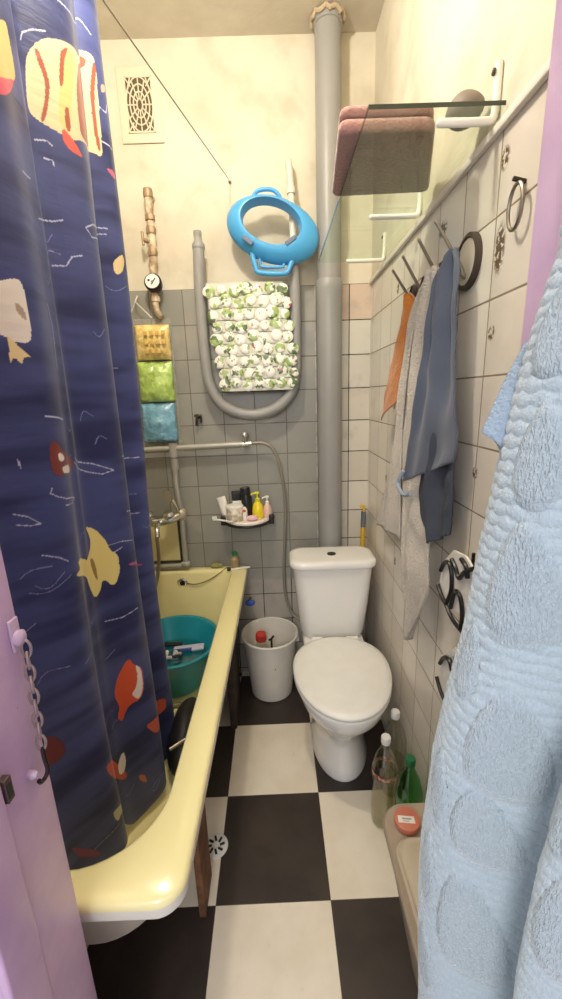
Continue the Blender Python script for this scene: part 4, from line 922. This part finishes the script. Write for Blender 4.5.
# ------------------------------------------------------------------ big blue towel on the open door
def make_towel():
    bt_ = thing('bath_towel', 'large pale blue terry towel with leaf relief at the right, nearest the camera', 'towel', (.22, .33, .62))
    KZ = [.55, .73, .821, .988, 1.117, 1.194, 1.267, 1.354, 1.42, 1.462, 1.504, 1.552, 1.597, 1.629, 1.70]
    KX = [.168, .165, .162,   .158, .162, .173, .187, .195, .202, .207, .213, .222, .232, .243, .257]
    nz, nu = 560, 240; rows = []; leaf = []
    L = []                                             # teardrop leaves: centre u (0..1), z, half width u, half height, lean
    for (u, z, hu, hz, k) in ((.429, 1.342, .075, .060, .3), (.475, 1.182, .070, .060, .4), (.466, 1.083, .058, .046, .4), (.462, .945, .066, .075, .4), (.408, 1.452, .055, .045, .3), (.71, 1.192, .05, .05, .3), (.765, 1.083, .05, .055, .3), (.76, .93, .05, .06, .3),
                              (.366, 1.551, .06, .04, .2), (.34, 1.25, .04, .04, .3), (.34, 1.10, .045, .045, .4), (.33, .98, .045, .05, .4), (.34, .84, .05, .05, .4), (.60, 1.42, .05, .05, .2), (.62, .80, .05, .06, .3)):
        L.append((u, z, hu, hz, k))
    for i in range(nz):
        z = .58+(1.72-.58)*i/(nz-1); xl = float(np.interp(z, KZ, KX)); q = max(0, min(1, (z-1.1)/.5))
        P = [(.274, .425, 0), (xl+.022, .395, 0), (xl, .360, 0), (xl+.012, .322, 0), (min(.268, xl+.078-.035*q), .288, 0), (min(.268, xl+.045), .245, 0), (min(.27, xl+.09), .205, 0), (.278, .16, 0)]
        c = crom(P, 34); n = len(c)
        row = []
        for j in range(nu):
            f_ = j/(nu-1)*(n-1); a = int(f_); b_ = min(n-1, a+1); p = c[a].lerp(c[b_], f_-a); u = j/(nu-1)
            tn_ = (c[min(n-1, a+3)]-c[max(0, a-3)]).normalized(); nrm = Vector((tn_.y, -tn_.x, 0))
            if nrm.x > 0: nrm = -nrm
            h = 0
            for (lu, lz, hu, hz, k) in L:
                du = (u-lu)/hu+k*(z-lz)/hz*.6; dz = (z-lz)/hz
                ww = (1-.45*dz) if abs(dz) < 1 else 1
                d = math.sqrt((du/ww)**2+dz**2)
                h = max(h, max(0, min(1, (1.0-d)/.22)))
            rip = math.sin(z*2*PI/.0115+1.9*abs(math.sin(u*44+2.*math.floor(z/.0115)))+2.*noise.noise(Vector((u*9, z*14, 0))))
            off = .0026*h+(1-h)*.0009*rip+.004*noise.noise(Vector((u*4, z*5, 3)))
            row.append((p.x+nrm.x*off, p.y+nrm.y*off, z)); leaf.append(h)
        rows.append(row)
    t = NT('blue_terry'); a = t.n('Attribute', attribute_name='leaf').outputs['Fac']; o = t.obj(); p = t.xyz(o)
    v = t.n('CombineXYZ', {0: t.ma('MULTIPLY', p[0], 2.2), 1: t.ma('MULTIPLY', p[1], 2.2), 2: t.ma('MULTIPLY', p[2], .8)}).outputs[0]
    loop = t.noise(210., 2., v); fz = t.noise(500., 2., o)
    t.P('Base Color', t.mix(loop, lin((154, 168, 174)), lin((180, 191, 198)))); t.P('Roughness', .95); t.P('Sheen Weight', .5); t.P('Specular IOR Level', .1)
    t.bump(t.ma('ADD', t.ma('MULTIPLY', loop, t.ma('MULTIPLY_ADD', a, 1.6, .35)), t.ma('MULTIPLY', fz, .35)), .8, .004)
    ob = obj('cloth', B().grid(rows), t.m, bt_, ang=180)
    at = ob.data.attributes.new('leaf', 'FLOAT', 'POINT')
    if len(ob.data.vertices) == len(leaf): at.data.foreach_set('value', leaf)
    solid(ob, .008, 1.0 if False else 0.)
    # loose corner sticking out on the left
    rows = []
    for i in range(30):
        r = i/29; row = []
        A = polyat([(.226, .385, 1.545), (.212, .39, 1.51), (.193, .385, 1.466)], r); C = polyat([(.232, .38, 1.53), (.224, .375, 1.49), (.209, .378, 1.450)], r)
        for j in range(16):
            s = j/15; row.append((A[0]+(C[0]-A[0])*s, A[1]+(C[1]-A[1])*s-.008*math.sin(PI*s), A[2]+(C[2]-A[2])*s))
        rows.append(row)
    fl = obj('loose_corner', B().grid(rows), terry('blue_terry_hem', (152, 168, 182), (136, 152, 168), 400., .6), bt_); solid(fl, .005)
make_towel()

# ------------------------------------------------------------------ light
def point(name, loc, power, col, rad):
    l = bpy.data.lights.new(name, 'POINT'); l.energy = power; l.color = col; l.shadow_soft_size = rad
    o = bpy.data.objects.new(name, l); COL.objects.link(o); o.location = loc
point('ceiling_bulb', (-.22, .98, 2.73), 36, (1, .935, .825), .05)
al = bpy.data.lights.new('hallway_fill', 'AREA'); al.energy = 24; al.color = (.98, .97, 1); al.shape = 'DISK'; al.size = .7  # added fill light, unseen behind the camera, brightens the lower room through the doorway
ao = bpy.data.objects.new('hallway_fill', al); COL.objects.link(ao); ao.location = (-.30, -1.15, 2.05)
ao.rotation_euler = (Vector((.1, 1.6, .4))-Vector(ao.location)).to_track_quat('-Z', 'Y').to_euler()
w = bpy.data.worlds.new('world'); S.world = w; w.use_nodes = True
wb = w.node_tree.nodes['Background']; wb.inputs[0].default_value = (.86, .92, 1, 1); wb.inputs[1].default_value = .85

# ------------------------------------------------------------------ camera
f_, pi_, ro_, ya_, H_ = 409.08, .2476, -.0351, .0052, 1.5063
fwd = Vector((math.sin(ya_)*math.cos(pi_), math.cos(ya_)*math.cos(pi_), -math.sin(pi_)))
rt = Vector((math.cos(ya_), -math.sin(ya_), 0)); up = rt.cross(fwd)
r2_ = rt*math.cos(ro_)+up*math.sin(ro_); u2_ = -rt*math.sin(ro_)+up*math.cos(ro_)
cd = bpy.data.cameras.new('camera'); cam = bpy.data.objects.new('camera', cd); COL.objects.link(cam)
cd.sensor_fit = 'VERTICAL'; cd.sensor_height = 36; cd.lens = 36*f_/999; cd.clip_start = .01
cam.matrix_world = Matrix(((r2_.x, u2_.x, -fwd.x, 0), (r2_.y, u2_.y, -fwd.y, 0), (r2_.z, u2_.z, -fwd.z, H_), (0, 0, 0, 1)))
S.camera = cam
vs = S.view_settings; vs.view_transform = 'Standard'; vs.look = 'None'; vs.exposure = 0.; vs.gamma = 1; vs.use_curve_mapping = False
S.cycles.max_bounces = 10; S.cycles.transparent_max_bounces = 16
